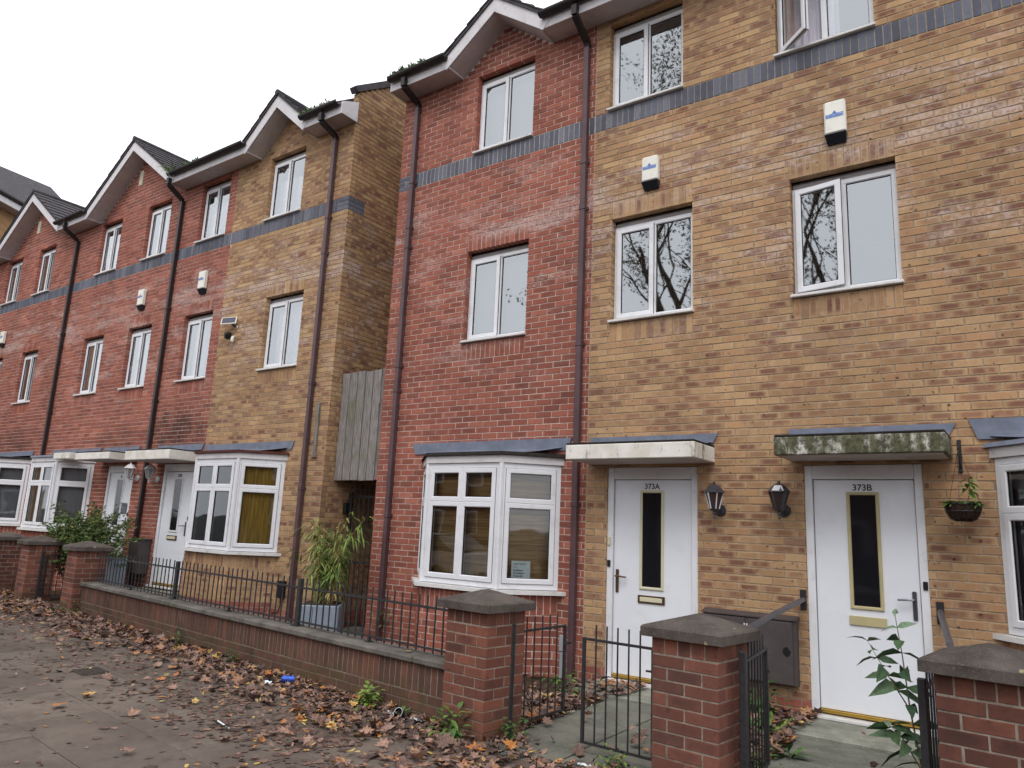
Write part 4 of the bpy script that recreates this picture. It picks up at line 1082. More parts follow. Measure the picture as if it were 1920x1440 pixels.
for s in (2.80, 5.62):
    metal('post', MB().bbox(s - .03, s + .03, yb - .02, yb + .02, .07, .545, .004, FW.M).box(s - .06, s + .06, yb - .05, yb + .05, .069, .08, FW.M), rl)
def gate_leaf(label, fr, L, z0, z1, nb, spike=.10, post=None):
    t = thing('garden_gate', label, 'gate', tuple(fr.p(L / 2, 0, GZ)), 'black front garden gates')
    metal('stile', MB().bbox(0, .022, -.013, .013, z0, z1 + .005, .003, fr.M), t); metal('stile', MB().bbox(L - .022, L, -.013, .013, z0, z1 + .005, .003, fr.M), t)
    metal('rail', MB().box(.022, L - .022, -.009, .009, z1 - .014, z1 + .003, fr.M), t); metal('rail', MB().box(.022, L - .022, -.009, .009, z0, z0 + .016, fr.M), t)
    for k in range(1, nb + 1):
        s = .022 + (L - .044) * k / (nb + 1)
        metal('bar', MB().cyl(fr.p(s, 0, z0 + .008), fr.p(s, 0, z1 + spike), .0065, n=6), t)
    metal('latch', MB().box(L - .02, L + .07, -.016, .004, z1 - .16, z1 - .14, fr.M).cyl(fr.p(L + .0, -.02, z1 - .15), fr.p(L - .05, -.03, z1 - .15), .008, n=6), t)
    if post is not None: metal('hinge_post', MB().bbox(post - .022, post + .022, -.02, .02, GZ, z1 + .06, .004, fr.M), t)
    return t
gate_leaf('open gate leaf turned inward beside the pier at the wall end', Frame((3.99, -2.26, 0), (.06, .99)), .68, -.33, .36, 5, post=-.06)
gate_leaf('closed gate leaf latched to the middle pier before the 373A door', Frame((4.63, -2.34, 0), (1, -.06)), .58, -.32, .395, 5)
gate_leaf('open gate leaf seen edge on along the right side of the middle pier', Frame((5.87, -2.52, 0), (-.10, .99)), .68, -.33, .42, 6, post=-.06)
gate_leaf('open gate leaf folded back beside the pier at the bottom right', Frame((6.85, -2.62, 0), (.02, .99)), .66, -.33, .42, 5, post=-.06)
gate_leaf('open gate leaf among the far left piers', Frame((-6.48, -1.25, 0), (.05, .99)), .62, -.33, .36, 5, post=-.06)

# ================================================================ THINGS ON THE WALLS
def lantern(x, z, label, paint, glassm, cap2=None, y=-.17):
    """six-sided coach lantern on a wall arm"""
    t = thing('wall_lantern', label, 'lamp', (x, 0, z), 'coach lanterns beside the doors')
    n = 6
    MB().lathe([(.052, 0), (.062, .006), (.058, .02), (.02, .028)], (0, 0, 0), 16, Matrix.Translation((x, 0, z)) @ Matrix.Rotation(R(90), 4, 'X')).build('back_plate', M[paint], t)
    MB().tube([(x, -.02, z), (x, y * .55, z - .035), (x, y, z - .03), (x, y, z + .0)], .011).build('arm', M[paint], t)
    MB().lathe([(.006, -.085), (.014, -.075), (.01, -.05), (.018, -.035), (.012, -.02), (.045, 0), (.05, .008)], (x, y, z), 12).build('base', M[paint], t)
    r0, r1, zb, zt = .047, .088, z + .009, z + .165
    def P(r, k, zz): a = math.pi / 3 * k + .15; return Vector((x + r * math.cos(a), y + r * math.sin(a), zz))
    g = MB()
    for k in range(n):
        a, b_ = k, (k + 1) % n
        g.add([P(r0 * .96, a, zb), P(r0 * .96, b_, zb), P(r1 * .96, b_, zt), P(r1 * .96, a, zt)], [(0, 1, 2, 3)])
    g.build('glass', M[glassm], t)
    for k in range(n): MB().cyl(P(r0, k, zb), P(r1, k, zt), .0065, n=5).build('rib', M[paint if cap2 != 'pale_ribs' else 'lamp_paint'], t)
    MB().lathe([(.108, 0), (.104, .008), (.085, .03), (.06, .058), (.036, .075), (.014, .082), (.016, .095), (.006, .108)], (x, y, zt), 6).build('roof', M[paint], t)
    if cap2 == 'pale_panel':
        MB().add([P(.1055, 4, zt + .0095), P(.1055, 5, zt + .0095), P(.088, 5, zt + .032), P(.088, 4, zt + .032), P(.063, 5, zt + .06), P(.063, 4, zt + .06)], [(0, 1, 2, 3), (3, 2, 4, 5)]).build('pale_panel', M['lamp_paint'], t)
q_ = Mat('lamp_glass', 0.15, 0.5); q_.color(srgb(58, 46, 44)); M['lamp_glass'] = q_.m
q_ = Mat('lamp_glass_pale', 0.2, 0.5); q_.color(srgb(150, 146, 144)); M['lamp_glass_pale'] = q_.m
lantern(4.84, 1.42, 'black lantern with pale ribs right of the 373A door', 'lamp_black', 'lamp_glass', 'pale_ribs')
lantern(5.46, 1.43, 'black lantern with one pale roof panel left of the 373B door', 'lamp_black', 'lamp_glass', 'pale_panel')
lantern(-5.54, 1.74, 'white lantern left of the white far door beside the dark downpipe', 'lamp_paint', 'lamp_glass_pale')
lantern(-6.24, 1.76, 'white lantern in front of the farther door, left of the dark downpipe', 'lamp_paint', 'lamp_glass_pale')
def alarm(x, z0, z1, label):
    w = .10
    t = thing('alarm_box', label, 'alarm box', (x, 0, z0), 'burglar alarm boxes under the upper windows')
    zc_ = z0 + .085
    MB().bbox(x - w, x + w, -.085, -.002, zc_, z1, .016).build('cover', M['alarm_white'], t)
    b = MB(); b.add([(x - w, -.083, zc_), (x + w, -.083, zc_), (x + w, -.002, zc_), (x - w, -.002, zc_), (x - w * .86, -.03, z0), (x + w * .86, -.03, z0), (x + w * .86, -.002, z0), (x - w * .86, -.002, z0)],
                    [(0, 1, 5, 4), (1, 2, 6, 5), (2, 3, 7, 6), (3, 0, 4, 7), (4, 5, 6, 7), (3, 2, 1, 0)])
    b.build('sounder', M['alarm_dark'], t)
    zm = zc_ + (z1 - zc_) * .52
    lg = MB(); lg.box(x - w * .84, x + w * .84, -.0868, -.0855, zm - .018, zm + .018)
    lg.build('logo_band', M['alarm_blue'], t)
    mk = MB(); mk.prism([(x - .022, -.0855, zm + .026), (x + .022, -.0855, zm + .026), (x, -.0855, zm + .058)], (0, -.0013, 0))
    rr = random.Random(int(x * 100)); xx = x - w * .78
    mk.box(x - w * .84, x + w * .84, -.0868, -.0855, zm + .020, zm + .024)
    while xx < x + w * .74:
        ww = rr.uniform(.006, .014); mk.box(xx, xx + ww, -.088, -.0869, zm - .012, zm + rr.uniform(.004, .014)); xx += ww + .005
    mk.build('logo_mark', M['alarm_mark'], t)
simple('alarm_dark', srgb(24, 30, 40), 0.3, 0.5, var=0.1); simple('alarm_mark', srgb(92, 116, 180), 0.5, 0.3, var=0.05)
alarm(4.08, 5.04, 5.43, 'cream alarm box on yellow brick nearest the brown downpipe, above a closed window')
alarm(6.07, 5.05, 5.49, 'cream alarm box on yellow brick above the partly open window')
alarm(-4.86, 5.14, 5.57, 'cream alarm box on red brick right of the dark downpipe')
alarm(-6.98, 5.12, 5.54, 'cream alarm box on red brick left of the dark downpipe')
alarm(-13.55, 5.05, 5.45, 'small alarm box cut by the left edge of the picture')
# meter cabinets
t = thing('meter_cabinet', 'dark brown double meter cabinet between the two numbered doors', 'meter box', (5.12, 0, -.13))
MB().bbox(4.69, 5.56, -.10, -.002, -.125, .44, .008).build('body', M['meter_brown'], t)
MB().prism([(4.68, -.115, .441), (4.68, -.115, .452), (4.68, -.002, .478), (4.68, -.002, .441)], (.89, 0, 0)).build('lid', M['meter_brown'], t)
MB().bbox(4.705, 5.095, -.113, -.101, -.115, .425, .004).build('cabinet_door', M['meter_brown'], t)
d2 = MB().bbox(5.125, 5.53, -.113, -.101, -.115, .425, .004).build('cabinet_door', M['meter_brown'], t)
hl = MB(); cxx, czz = 5.475, .17; nn = 9; rh = random.Random(2)
hl.add([(cxx, -.1145, czz)] + [(cxx + math.cos(6.283 * i / nn) * (.035 + rh.uniform(-.008, .006)), -.1145, czz + math.sin(6.283 * i / nn) * (.042 + rh.uniform(-.008, .006))) for i in range(nn)], [(0, i + 1, (i + 1) % nn + 1) for i in range(nn)])
hl.build('broken_hole', M['seal_black'], d2)
for xx in (5.098, 5.122):
    for zz in (-.09, .33): MB().box(xx - .006, xx + .006, -.118, -.112, zz, zz + .05).build('hinge', M['sill_upvc'], t)
MB().cyl((5.22, -.045, -.125), (5.22, -.045, GZ - .05), .028, n=12).build('conduit', M['meter_brown'], t)
t = thing('meter_cabinet', 'dark brown meter cabinet behind railings left of the far white door', 'meter box', (-5.62, 0, .1))
MB().bbox(-5.80, -5.47, -.22, -.002, .08, .66, .008).build('body', M['meter_brown'], t); MB().bbox(-5.79, -5.48, -.232, -.221, .1, .64, .004).build('cabinet_door', M['meter_brown'], t); MB().bbox(-5.82, -5.45, -.24, -.002, .661, .685, .005).build('lid', M['meter_brown'], t)
t = thing('cable_duct', 'grey plastic cable duct at the wall foot by the brown downpipe', 'duct', (3.06, 0, GZ))
MB().bbox(3.035, 3.105, -.04, -.003, -.14, .03, .006).build('cover', M['grey_plastic'], t); MB().bbox(3.04, 3.10, -.032, -.003, GZ - .02, -.146, .006).build('body', M['grey_plastic'], t)
# handrails
def handrail(label, plate, pts):
    t = thing('handrail', label, 'handrail', (plate[0], 0, plate[2]))
    MB().bbox(plate[0] - .028, plate[0] + .028, -.012, -.002, plate[2] - .09, plate[2] + .09, .003).build('wall_plate', M['black_metal'], t)
    MB().tube(pts, .024, 12).build('rail', M['rail_grey'], t)
simple('rail_grey', srgb(74, 70, 76), 0.45, 0.4, var=0.12, scale=14, dirt=srgb(120, 74, 56), dirt_amt=0.35)
handrail('sloping grey handrail in front of the meter cabinet, left of the 373B door', (5.61, 0, .63), [(5.61, -.01, .63), (5.61, -.12, .625), (5.60, -1.0, .555), (5.60, -1.72, .49), (5.60, -1.80, .46), (5.60, -1.82, .38), (5.60, -1.82, GZ)])
handrail('grey handrail at right of the 373B door behind the corner pier', (6.70, 0, .62), [(6.70, -.01, .63), (6.71, -.1, .62), (6.86, -1.2, .50), (6.88, -1.3, .46), (6.88, -1.32, GZ)])
# cctv
t = thing('security_camera', 'small security camera with solar panel on the yellow brick', 'camera', (-3.74, 0, 4.3))
MB().lathe([(.03, 0), (.03, .012), (.014, .018)], (0, 0, 0), 10, Matrix.Translation((-3.68, 0, 4.36)) @ Matrix.Rotation(R(90), 4, 'X')).build('bracket', M['alarm_white'], t)
MB().tube([(-3.68, -.015, 4.36), (-3.69, -.07, 4.38), (-3.72, -.1, 4.42)], .014).build('arm', M['black_plastic'], t)
Mp = Matrix.Translation((-3.76, -.12, 4.46)) @ Euler((R(58), R(-8), R(38))).to_matrix().to_4x4()
MB().bbox(-.13, .13, -.085, .085, -.008, .008, .003, Mp).build('panel_frame', M['alarm_white'], t); MB().box(-.115, .115, -.07, .07, .0085, .010, Mp).build('solar_panel', M['solar'], t)
Mc = Matrix.Translation((-3.80, -.08, 4.21)) @ Euler((R(20), R(25), 0)).to_matrix().to_4x4()
MB().bbox(-.045, .045, -.05, .05, -.06, .06, .014, Mc).build('camera_body', M['black_plastic'], t); MB().lathe([(.012, -.06), (.028, -.04), (.03, .02), (.02, .05)], (-3.70, -.05, 4.14), 12).build('mount', M['alarm_white'], t)
MB().tube([(-3.70, -.05, 4.17), (-3.70, -.02, 4.2), (-3.70, -.004, 4.2)], .012).build('stalk', M['alarm_white'], t)
# paper notice inside the bay
frn = Frame((2.48, -.5, 0), (1, 1))
n_ = MB().add([frn.p(.17, .018, .585), frn.p(.385, .018, .585), frn.p(.385, .018, .80), frn.p(.17, .018, .80)], [(0, 1, 2, 3)]).build('notice', M['paper'], fixn=False)
tag(n_, 'white printed paper notice inside the bay window of the nearest house', 'notice')
for i, tx in enumerate(('No Salesmen', 'No Canvassers', 'No Junk Mail', 'No Religious Bodies')):
    me = text_mesh(tx, .021); me.materials.clear(); me.materials.append(M['ink'])
    o = bpy.data.objects.new('lettering', me); COL.objects.link(o); o.parent = n_; o.matrix_parent_inverse = Matrix.Translation(-WORLD[n_.name])
    xs = [v.co.x for v in me.vertices]
    o.matrix_basis = frn.M @ Matrix.Translation((.195 - min(xs), .0155, .692 - i * .031)) @ Matrix.Rotation(R(90), 4, 'X')
lb = MB()
for (a, c, z) in ((.195, .34, .768), (.195, .25, .754), (.265, .33, .756), (.195, .235, .728)): lb.add([frn.p(a, .016, z), frn.p(c, .016, z), frn.p(c, .016, z + .006), frn.p(a, .016, z + .006)], [(0, 1, 2, 3)])
lb.build('small_print', M['grey_blind'], n_, fixn=False)
st = MB().add([(-6.74, .024, 1.10), (-6.55, .024, 1.10), (-6.55, .024, 1.30), (-6.74, .024, 1.30)], [(0, 1, 2, 3)]).build('door_sticker', M['solar'], fixn=False)
tag(st, 'grey square sticker on the farther white door behind the bush', 'sticker')

# ================================================================ PLANTS
def leaf_quad(b, p, d, n, L, W, tn, fold=.25, droop=0.0, segs=2):
    """pointed leaf: p base, d direction, n normal, length L, width W; tone tn"""
    d = d.normalized(); side = d.cross(n)
    if side.length < 1e-4: side = d.orthogonal()
    side.normalize(); n = side.cross(d)
    prof = ((0, .12), (.3, 1.0), (.65, .8), (1.0, 0.02)) if segs == 2 else ((0, .1), (.45, 1), (1, .02))
    base = len(b.v)
    for t, w in prof:
        c = p + d * (L * t) + Vector((0, 0, -droop * L * t * t))
        b.v += [tuple(c - side * (W / 2 * w) + n * (fold * W * w * .5)), tuple(c), tuple(c + side * (W / 2 * w) + n * (fold * W * w * .5))]
        b.col += [(tn, 0, 0, 1)] * 3
    for i in range(len(prof) - 1):
        o = base + i * 3
        b.f += [(o, o + 3, o + 4, o + 1), (o + 1, o + 4, o + 5, o + 2)]
def newleaf():
    b = MB(); b.col = []; return b
def rdir(r, up=0.0):
    a = r.uniform(0, 6.283); z = r.uniform(-1, 1) * .7 + up
    return Vector((math.cos(a), math.sin(a), z)).normalized()
# --- bamboo in its tall grey planter
r = random.Random(21)
PC = Vector((-.16, -.62, GZ)); pm = Matrix.Translation(PC) @ Matrix.Rotation(R(38), 4, 'Z')
t = thing('planter', 'tall square grey planter holding the bamboo behind the railings', 'planter', tuple(PC), 'grey planters')
MB().bbox(-.25, .25, -.25, .25, 0, .50, .012, pm).build('tub', M['planter_grey'], t)
MB().box(-.22, .22, -.22, .22, .501, .508, pm).build('soil', M['soil'], t)
for k in range(4):
    fr = Frame(pm @ Vector((0, 0, 0)), (math.cos(R(38 + 90 * k)), math.sin(R(38 + 90 * k))))
    for sx in (-.07, .07): MB().box(sx - .003, sx + .003, -.2515, -.2495, .02, .48, fr.M).build('groove', M['seal_black'], t)
bam = thing('bamboo', 'leafy green and straw bamboo rising from the tall grey planter', 'plant', tuple(PC + Vector((0, 0, .5))))
cn = MB(); lf = newleaf()
for i in range(26):
    a = r.uniform(0, 6.283); q0 = PC + Vector((math.cos(a) * r.uniform(0, .15), math.sin(a) * r.uniform(0, .15), .49))
    H = r.uniform(.45, 1.25); lean = Vector((math.cos(a), math.sin(a), 0)) * r.uniform(.04, .34) * H
    pts = [q0 + lean * (u ** 1.8) + Vector((0, 0, H * u - .10 * H * u ** 3)) for u in (0, .25, .5, .75, 1)]
    cn.tube(pts, [.006, .005, .0045, .0035, .002], 5)
    for k in range(int(30 * H)):
        u = r.uniform(.08, 1) ** .75; j = min(3, int(u * 4)); f = u * 4 - j
        p = pts[j].lerp(pts[j + 1], f); d = rdir(r, -.05 if u > .4 else .1)
        tw = p + d * r.uniform(.02, .12)
        for m_ in range(r.randint(1, 3)):
            dd = (d + rdir(r) * .7).normalized()
            leaf_quad(lf, tw, dd, Vector((0, 0, 1)), r.uniform(.09, .2), r.uniform(.012, .022), min(1, max(0, r.gauss(.45 if u > .25 else .8, .25))), droop=r.uniform(.2, .7))
for p, d in (((-.50, -.80, 1.0), (-.8, -.4, -.1)), ((-.40, -.70, 1.12), (-.6, -.3, .2)), ((.25, -.5, .95), (.7, .3, -.2)), ((-.55, -.75, .75), (-1, -.2, -.25)), ((-.62, -.72, .70), (-.9, .1, -.4)), ((.12, -.55, 1.2), (.5, .2, .1))):
    p = Vector(p); cn.tube([PC + Vector((0, 0, .6)), PC.lerp(p, .6) + Vector((0, 0, .45)), p], .003, 4)
    for k in range(9): leaf_quad(lf, p + rdir(r) * .06, (Vector(d) + rdir(r) * .6), Vector((0, 0, 1)), r.uniform(.1, .2), .018, r.uniform(.3, .8), droop=.5)
cn.build('cane', M['cane'], bam); lf.build('foliage', M['leaf_bamboo'], bam, fixn=False)
# --- bush at the left, in a pale planter
t = thing('planter', 'pale grey planter under the bush by the far left piers', 'planter', (-5.78, -.62, GZ), 'grey planters')
pm = Matrix.Translation((-5.72, -.60, GZ)) @ Matrix.Rotation(R(8), 4, 'Z')
MB().bbox(-.24, .24, -.2, .2, 0, .78, .012, pm).build('tub', M['planter_grey'], t); MB().box(-.21, .21, -.17, .17, .781, .788, pm).build('soil', M['soil'], t)
bush = thing('bush', 'spreading green bush behind the left piers, hiding bay and door foot', 'bush', (-6.5, -.8, GZ))
st_ = MB(); lf = newleaf(); r = random.Random(4)
for i in range(170):
    c0 = Vector((-6.5 + r.uniform(-.3, .75), -.75 + r.uniform(-.2, .2), GZ + r.uniform(.3, .7)))
    a = r.uniform(0, 6.283); e = Vector((c0.x + math.cos(a) * r.uniform(.3, 1.3), c0.y + math.sin(a) * r.uniform(.1, .5), c0.z + r.uniform(.05, 1.0) * (1 if r.random() < .8 else .4)))
    e.z += .12
    if e.z > 1.1: e.z = 1.1 + r.uniform(-.15, .2)
    mid = (c0 + e) / 2 + Vector((0, 0, r.uniform(.05, .25)))
    pts = [c0, mid, e]; st_.tube(pts, [.006, .004, .0015], 4)
    for k in range(70):
        u = r.uniform(.15, 1.0); p = (c0.lerp(mid, u * 2) if u < .5 else mid.lerp(e, u * 2 - 1)) + rdir(r) * r.uniform(.0, .09)
        leaf_quad(lf, p, rdir(r, .1), rdir(r, .8), r.uniform(.04, .08), r.uniform(.02, .036), min(1, max(0, r.gauss(.45, .25))), segs=1)
st_.build('branches', M['bark'], bush); lf.build('foliage', M['leaf_bush'], bush, fixn=False)
# --- buddleia shoot by the right-hand pier; every big leaf is a part
bud = thing('buddleia', 'tall leafy grey green shoot growing beside the bottom right pier', 'plant', (6.80, -2.22, GZ))
LEAFM = {}
def bleaf(tn, L, W, droop):
    key = (round(tn, 1), round(droop, 1))
    if key not in LEAFM:
        b = newleaf(); leaf_quad(b, Vector((0, 0, 0)), Vector((1, 0, 0)), Vector((0, 0, 1)), 1.0, .42, tn, .3, key[1]); LEAFM[key] = b.mesh('leaf', M['leaf_buddleia'], False)
    return LEAFM[key]
r = random.Random(15); stems = MB()
B0 = Vector((6.80, -2.22, GZ))
main = [B0, B0 + Vector((-.03, .02, .3)), B0 + Vector((-.08, .05, .62)), B0 + Vector((-.11, .08, .92)), B0 + Vector((-.14, .10, 1.14))]
br1 = [main[1], main[1] + Vector((-.09, 0, .16)), main[1] + Vector((-.17, -.02, .24))]
br2 = [main[2], main[2] + Vector((-.10, 0, .16)), main[2] + Vector((-.21, -.01, .36))]
for pts, r0 in ((main, .008), (br1, .005), (br2, .005)): stems.tube(pts, [r0 * (1 - .75 * i / (len(pts) - 1)) for i in range(len(pts))], 6)
stems.build('stem', M['stem'], bud)
for pts, n in ((main, 12), (br1, 6), (br2, 7)):
    for k in range(n):
        u = .12 + .88 * k / (n - 1) if pts is main else .3 + .7 * k / (n - 1)
        j = min(len(pts) - 2, int(u * (len(pts) - 1))); p = pts[j].lerp(pts[j + 1], u * (len(pts) - 1) - j)
        for sgn in (0, math.pi):
            a = k * 1.57 + sgn + r.uniform(-.3, .3); L = r.uniform(.11, .19) * (1 - .45 * max(0, u - .7) / .3)
            tiph = .9 if u > .9 else .25
            d = Vector((math.cos(a), math.sin(a), r.uniform(-.1, tiph)))
            o = bpy.data.objects.new('leaf', bleaf(.95 if u > .9 else r.choice((.1, .3, .5, .7)), 1, 1, r.choice((.2, .4, .6)))); COL.objects.link(o); o.parent = bud; o.matrix_parent_inverse = Matrix.Translation(-WORLD[bud.name])
            q = d.to_track_quat('X', 'Z'); o.matrix_basis = Matrix.Translation(p) @ q.to_matrix().to_4x4() @ Matrix.Rotation(r.uniform(-1.1, 1.1), 4, 'X') @ Matrix.Scale(L, 4)
# --- weeds
def weed(x, y, label, h=.16, n=22, kind='tuft', spread=.12, z=GZ, tone0=.5, mat='leaf_weed', cat='weed'):
    r = random.Random(int(abs(x * 977 + y * 331)))
    lf = newleaf(); stalks = []
    for k in range(n):
        p = Vector((x + r.uniform(-1, 1) * spread * .35, y + r.uniform(-1, 1) * spread * .3, z + (r.uniform(0, h * .75) if kind == 'bushy' else 0)))
        d = rdir(r, 0.9 if kind == 'tuft' else .35)
        if kind == 'grass': leaf_quad(lf, p, rdir(r, 1.2), d, r.uniform(.5, 1.1) * h, .014, max(0, min(1, r.gauss(tone0, .2))), droop=.6)
        else: leaf_quad(lf, p + d * r.uniform(0, spread * .5), d, Vector((0, 0, 1)), r.uniform(.4, .9) * h * (.6 if kind == 'bushy' else 1), h * (.14 if kind == 'tuft' else .2), max(0, min(1, r.gauss(tone0, .2))), droop=.35)
    for bi in range(0, 12 * n, 12):
        q = Vector(lf.v[bi + 1]); k0 = len(lf.v)
        if (q - Vector((x, y, z))).length > .01:
            lf.v += [(x - .002, y, z), (x + .002, y, z), tuple(q)]; lf.col += [(.3, 0, 0, 1)] * 3; stalks.append((k0, k0 + 1, k0 + 2))
    lf.f += stalks
    o = lf.build('weed', M[mat], fixn=False, loc=(x, y, z)); return tag(o, label, cat, 'wall foot weeds')
weed(2.63, -2.46, 'bright yellow green weed rooted at the foot of the low wall', .2, 70, 'bushy', .13, tone0=.9)
weed(3.72, -2.68, 'feathery green weed at the street foot of the wall end pier', .2, 70, 'bushy', .2, tone0=.5)
weed(.22, -2.14, 'grey green leafy weed at the low wall foot, left of the blue can', .12, 40, 'bushy', .24, tone0=.15)
weed(1.62, -2.29, 'tiny green weed just behind the blue can', .10, 14, 'tuft', .08, tone0=.7)
weed(3.02, -2.45, 'small green weed beside the clear plastic cup', .11, 18, 'tuft', .1, tone0=.5)
weed(4.08, -2.42, 'broad leaved weed at the gate side of the wall end pier', .16, 40, 'bushy', .24, tone0=.35)
weed(3.5, -.75, 'green tuft at the bay foot behind the open gate', .2, 60, 'bushy', .3, tone0=.45)
weed(4.95, -2.46, 'mossy green weed under the closed gate leaf', .12, 50, 'bushy', .22, tone0=.7)
weed(5.30, -.35, 'leafy weed below the meter cabinet conduit', .3, 60, 'bushy', .34, tone0=.3)
weed(5.48, -.95, 'long leaved weed between meter cabinet and 373B step', .3, 26, 'tuft', .3, tone0=.5)
weed(5.78, -1.35, 'dark upright weed at the path edge before the 373B step', .26, 18, 'tuft', .16, tone0=.2)
weed(5.75, -1.9, 'low spreading weed behind the middle pier gate', .15, 40, 'bushy', .3, tone0=.5)
weed(-4.5, -1.72, 'low green weed at the foot of the left wall end pier', .14, 50, 'bushy', .4, tone0=.4)
weed(-1.1, -1.98, 'pale small weed on the left part of the low wall foot', .14, 30, 'bushy', .3, tone0=.4)
weed(5.98, -2.86, 'straw coloured grass tuft at the right foot of the middle pier', .12, 40, 'grass', .1, tone0=1.0)
weed(.45, -.10, 'small green weed by the brown downpipe foot at the red corner', .14, 30, 'bushy', .2, z=-.12, tone0=.5)
o = weed(-5.92, -.38, 'tall weed sprouting from the gutter above the dark downpipe', .5, 60, 'grass', .14, z=7.66, tone0=.6)
def gutter_moss(x0, x1, label, seed, n=260):
    r = random.Random(seed); lf = newleaf()
    for k in range(n):
        u = r.random(); x = x0 + (x1 - x0) * u; hgt = .03 + .045 * abs(math.sin(u * 9 + seed)) * (.5 + .5 * math.sin(u * 23))
        leaf_quad(lf, Vector((x, -.40 + r.uniform(-.045, .06), 7.665)), rdir(r, 1.0), rdir(r), r.uniform(.5, 1.4) * hgt + .012, r.uniform(.014, .03), max(0, min(1, r.gauss(.5, .25))), segs=1)
    tag(lf.build('gutter_moss', M['leaf_weed'], fixn=False), label, 'moss', kind='stuff')
gutter_moss(-2.0, -1.25, 'green moss and weed in the gutter of the yellow end house', 2)
gutter_moss(.05, .75, 'moss clump on the gutter end of the red brick house', 5)
gutter_moss(-5.5, -4.9, 'sparse moss along the gutter of the left block', 7, 120)
# --- hanging basket
BX, BY, BZ = 6.93, -.24, 1.40
hb = thing('wall_bracket', 'black wall bracket holding the hanging basket', 'bracket', (6.92, 0, 1.8))
MB().bbox(6.905, 6.935, -.014, -.002, 1.78, 2.06, .003).build('back_bar', M['black_metal'], hb)
MB().tube([(6.92, -.014, 1.98), (6.92, -.14, 1.99), (6.925, -.23, 1.95), (6.93, -.25, 1.97)], .007).tube([(6.92, -.014, 1.82), (6.92, -.1, 1.9), (6.92, -.15, 1.985)], .006).build('arm', M['black_metal'], hb)
bk = thing('hanging_basket', 'round dark coir basket hanging from the wall bracket', 'basket', (BX, BY, BZ))
MB().lathe([(.05, -.03), (.095, -.01), (.122, .04), (.13, .10), (.125, .115), (.1, .11)], (BX, BY, BZ), 20).build('liner', M['coco'], bk)
rg = MB()
for k in range(10):
    a = k * .628; rg.tube([(BX + math.cos(a) * q, BY + math.sin(a) * q, BZ + z) for q, z in ((.05, -.033), (.1, -.012), (.127, .04), (.134, .105))], .0025, 4)
for q, z in ((.128, .05), (.135, .108)): rg.tube([(BX + math.cos(k * .314) * q, BY + math.sin(k * .314) * q, BZ + z) for k in range(21)], .003, 4)
rg.build('wire_frame', M['black_metal'], bk)
for k in range(3):
    a = k * 2.094 + .4; MB().cyl((BX + math.cos(a) * .13, BY + math.sin(a) * .13, BZ + .11), (6.93, -.25, 1.965), .0022, n=4).build('chain', M['black_metal'], bk)
pl = thing('basket_plant', 'straggly green plant growing out of the hanging basket', 'plant', (BX, BY, BZ + .11))
lf = newleaf(); sm_ = MB(); r = random.Random(9)
for k in range(240): leaf_quad(lf, Vector((BX + r.uniform(-.12, .12), BY + r.uniform(-.11, .11), BZ + .11)), rdir(r, .45), Vector((0, 0, 1)), r.uniform(.04, .085), .03, r.uniform(.2, .9), droop=.5, segs=1)
top = [Vector((BX + .03, BY, BZ + .11)), Vector((BX + .06, BY, BZ + .22)), Vector((BX + .05, BY - .01, BZ + .34))]
sm_.tube(top, .003, 5); sm_.tube([top[1], top[1] + Vector((.06, 0, .04))], .002, 4)
for k in range(15): leaf_quad(lf, top[0].lerp(top[2], r.uniform(.35, 1)), rdir(r, -.1), Vector((0, 0, 1)), r.uniform(.06, .1), .042, r.uniform(.6, 1), droop=.5)
sm_.build('stem', M['stem'], pl); lf.build('foliage', M['leaf_weed'], pl, fixn=False)

# ================================================================ FALLEN LEAVES AND LITTER
MAPLE = [(0, -.5), (.10, -.30), (.42, -.34), (.30, -.10), (.52, .10), (.26, .14), (.24, .34), (.10, .26), (0, .52), (-.10, .26), (-.24, .34), (-.26, .14), (-.52, .10), (-.30, -.10), (-.42, -.34), (-.10, -.30)]
OVAL = [(0, -.5), (.2, -.28), (.27, .02), (.16, .3), (0, .5), (-.17, .28), (-.26, 0), (-.18, -.3)]
SCRAP = [(-.3, -.4), (.25, -.3), (.4, .1), (.05, .45), (-.35, .2)]
def add_leaf(b, p, size, yaw, tilt, shape, tn, curl, r):
    base = len(b.v); Mx = Matrix.Translation(p) @ Euler((tilt[0], tilt[1], yaw)).to_matrix().to_4x4()
    fold = r.uniform(-.6, .6) * curl; cz = r.uniform(.1, .9) * curl
    def q(x, y): return tuple(Mx @ Vector((x * size, y * size, size * (cz * (x * x + y * y) * 1.2 + fold * abs(x) + r.uniform(-.05, .05) * (curl + .2)))))
    b.v.append(q(0, 0)); b.col.append((tn * .9, 0, 0, 1))
    for (x, y) in shape: b.v.append(q(x, y)); b.col.append((max(0, min(1, tn + r.uniform(-.05, .05))), 0, 0, 1))
    n = len(shape); b.f += [(base, base + 1 + i, base + 1 + (i + 1) % n) for i in range(n)]
def leaf_tone(r):
    u = r.random()
    return r.uniform(.0, .36) if u < .46 else r.uniform(.3, .64) if u < .86 else r.uniform(.68, .88) if u < .955 else r.uniform(.9, 1)
r = random.Random(33); lb = newleaf(); cnt = 0
from mathutils import noise as mnoise
def clump(x, y): return .5 + .5 * mnoise.noise(Vector((x * 1.3, y * 1.3, 3.1))) + .35 * mnoise.noise(Vector((x * 3.7, y * 3.7, 8.1)))
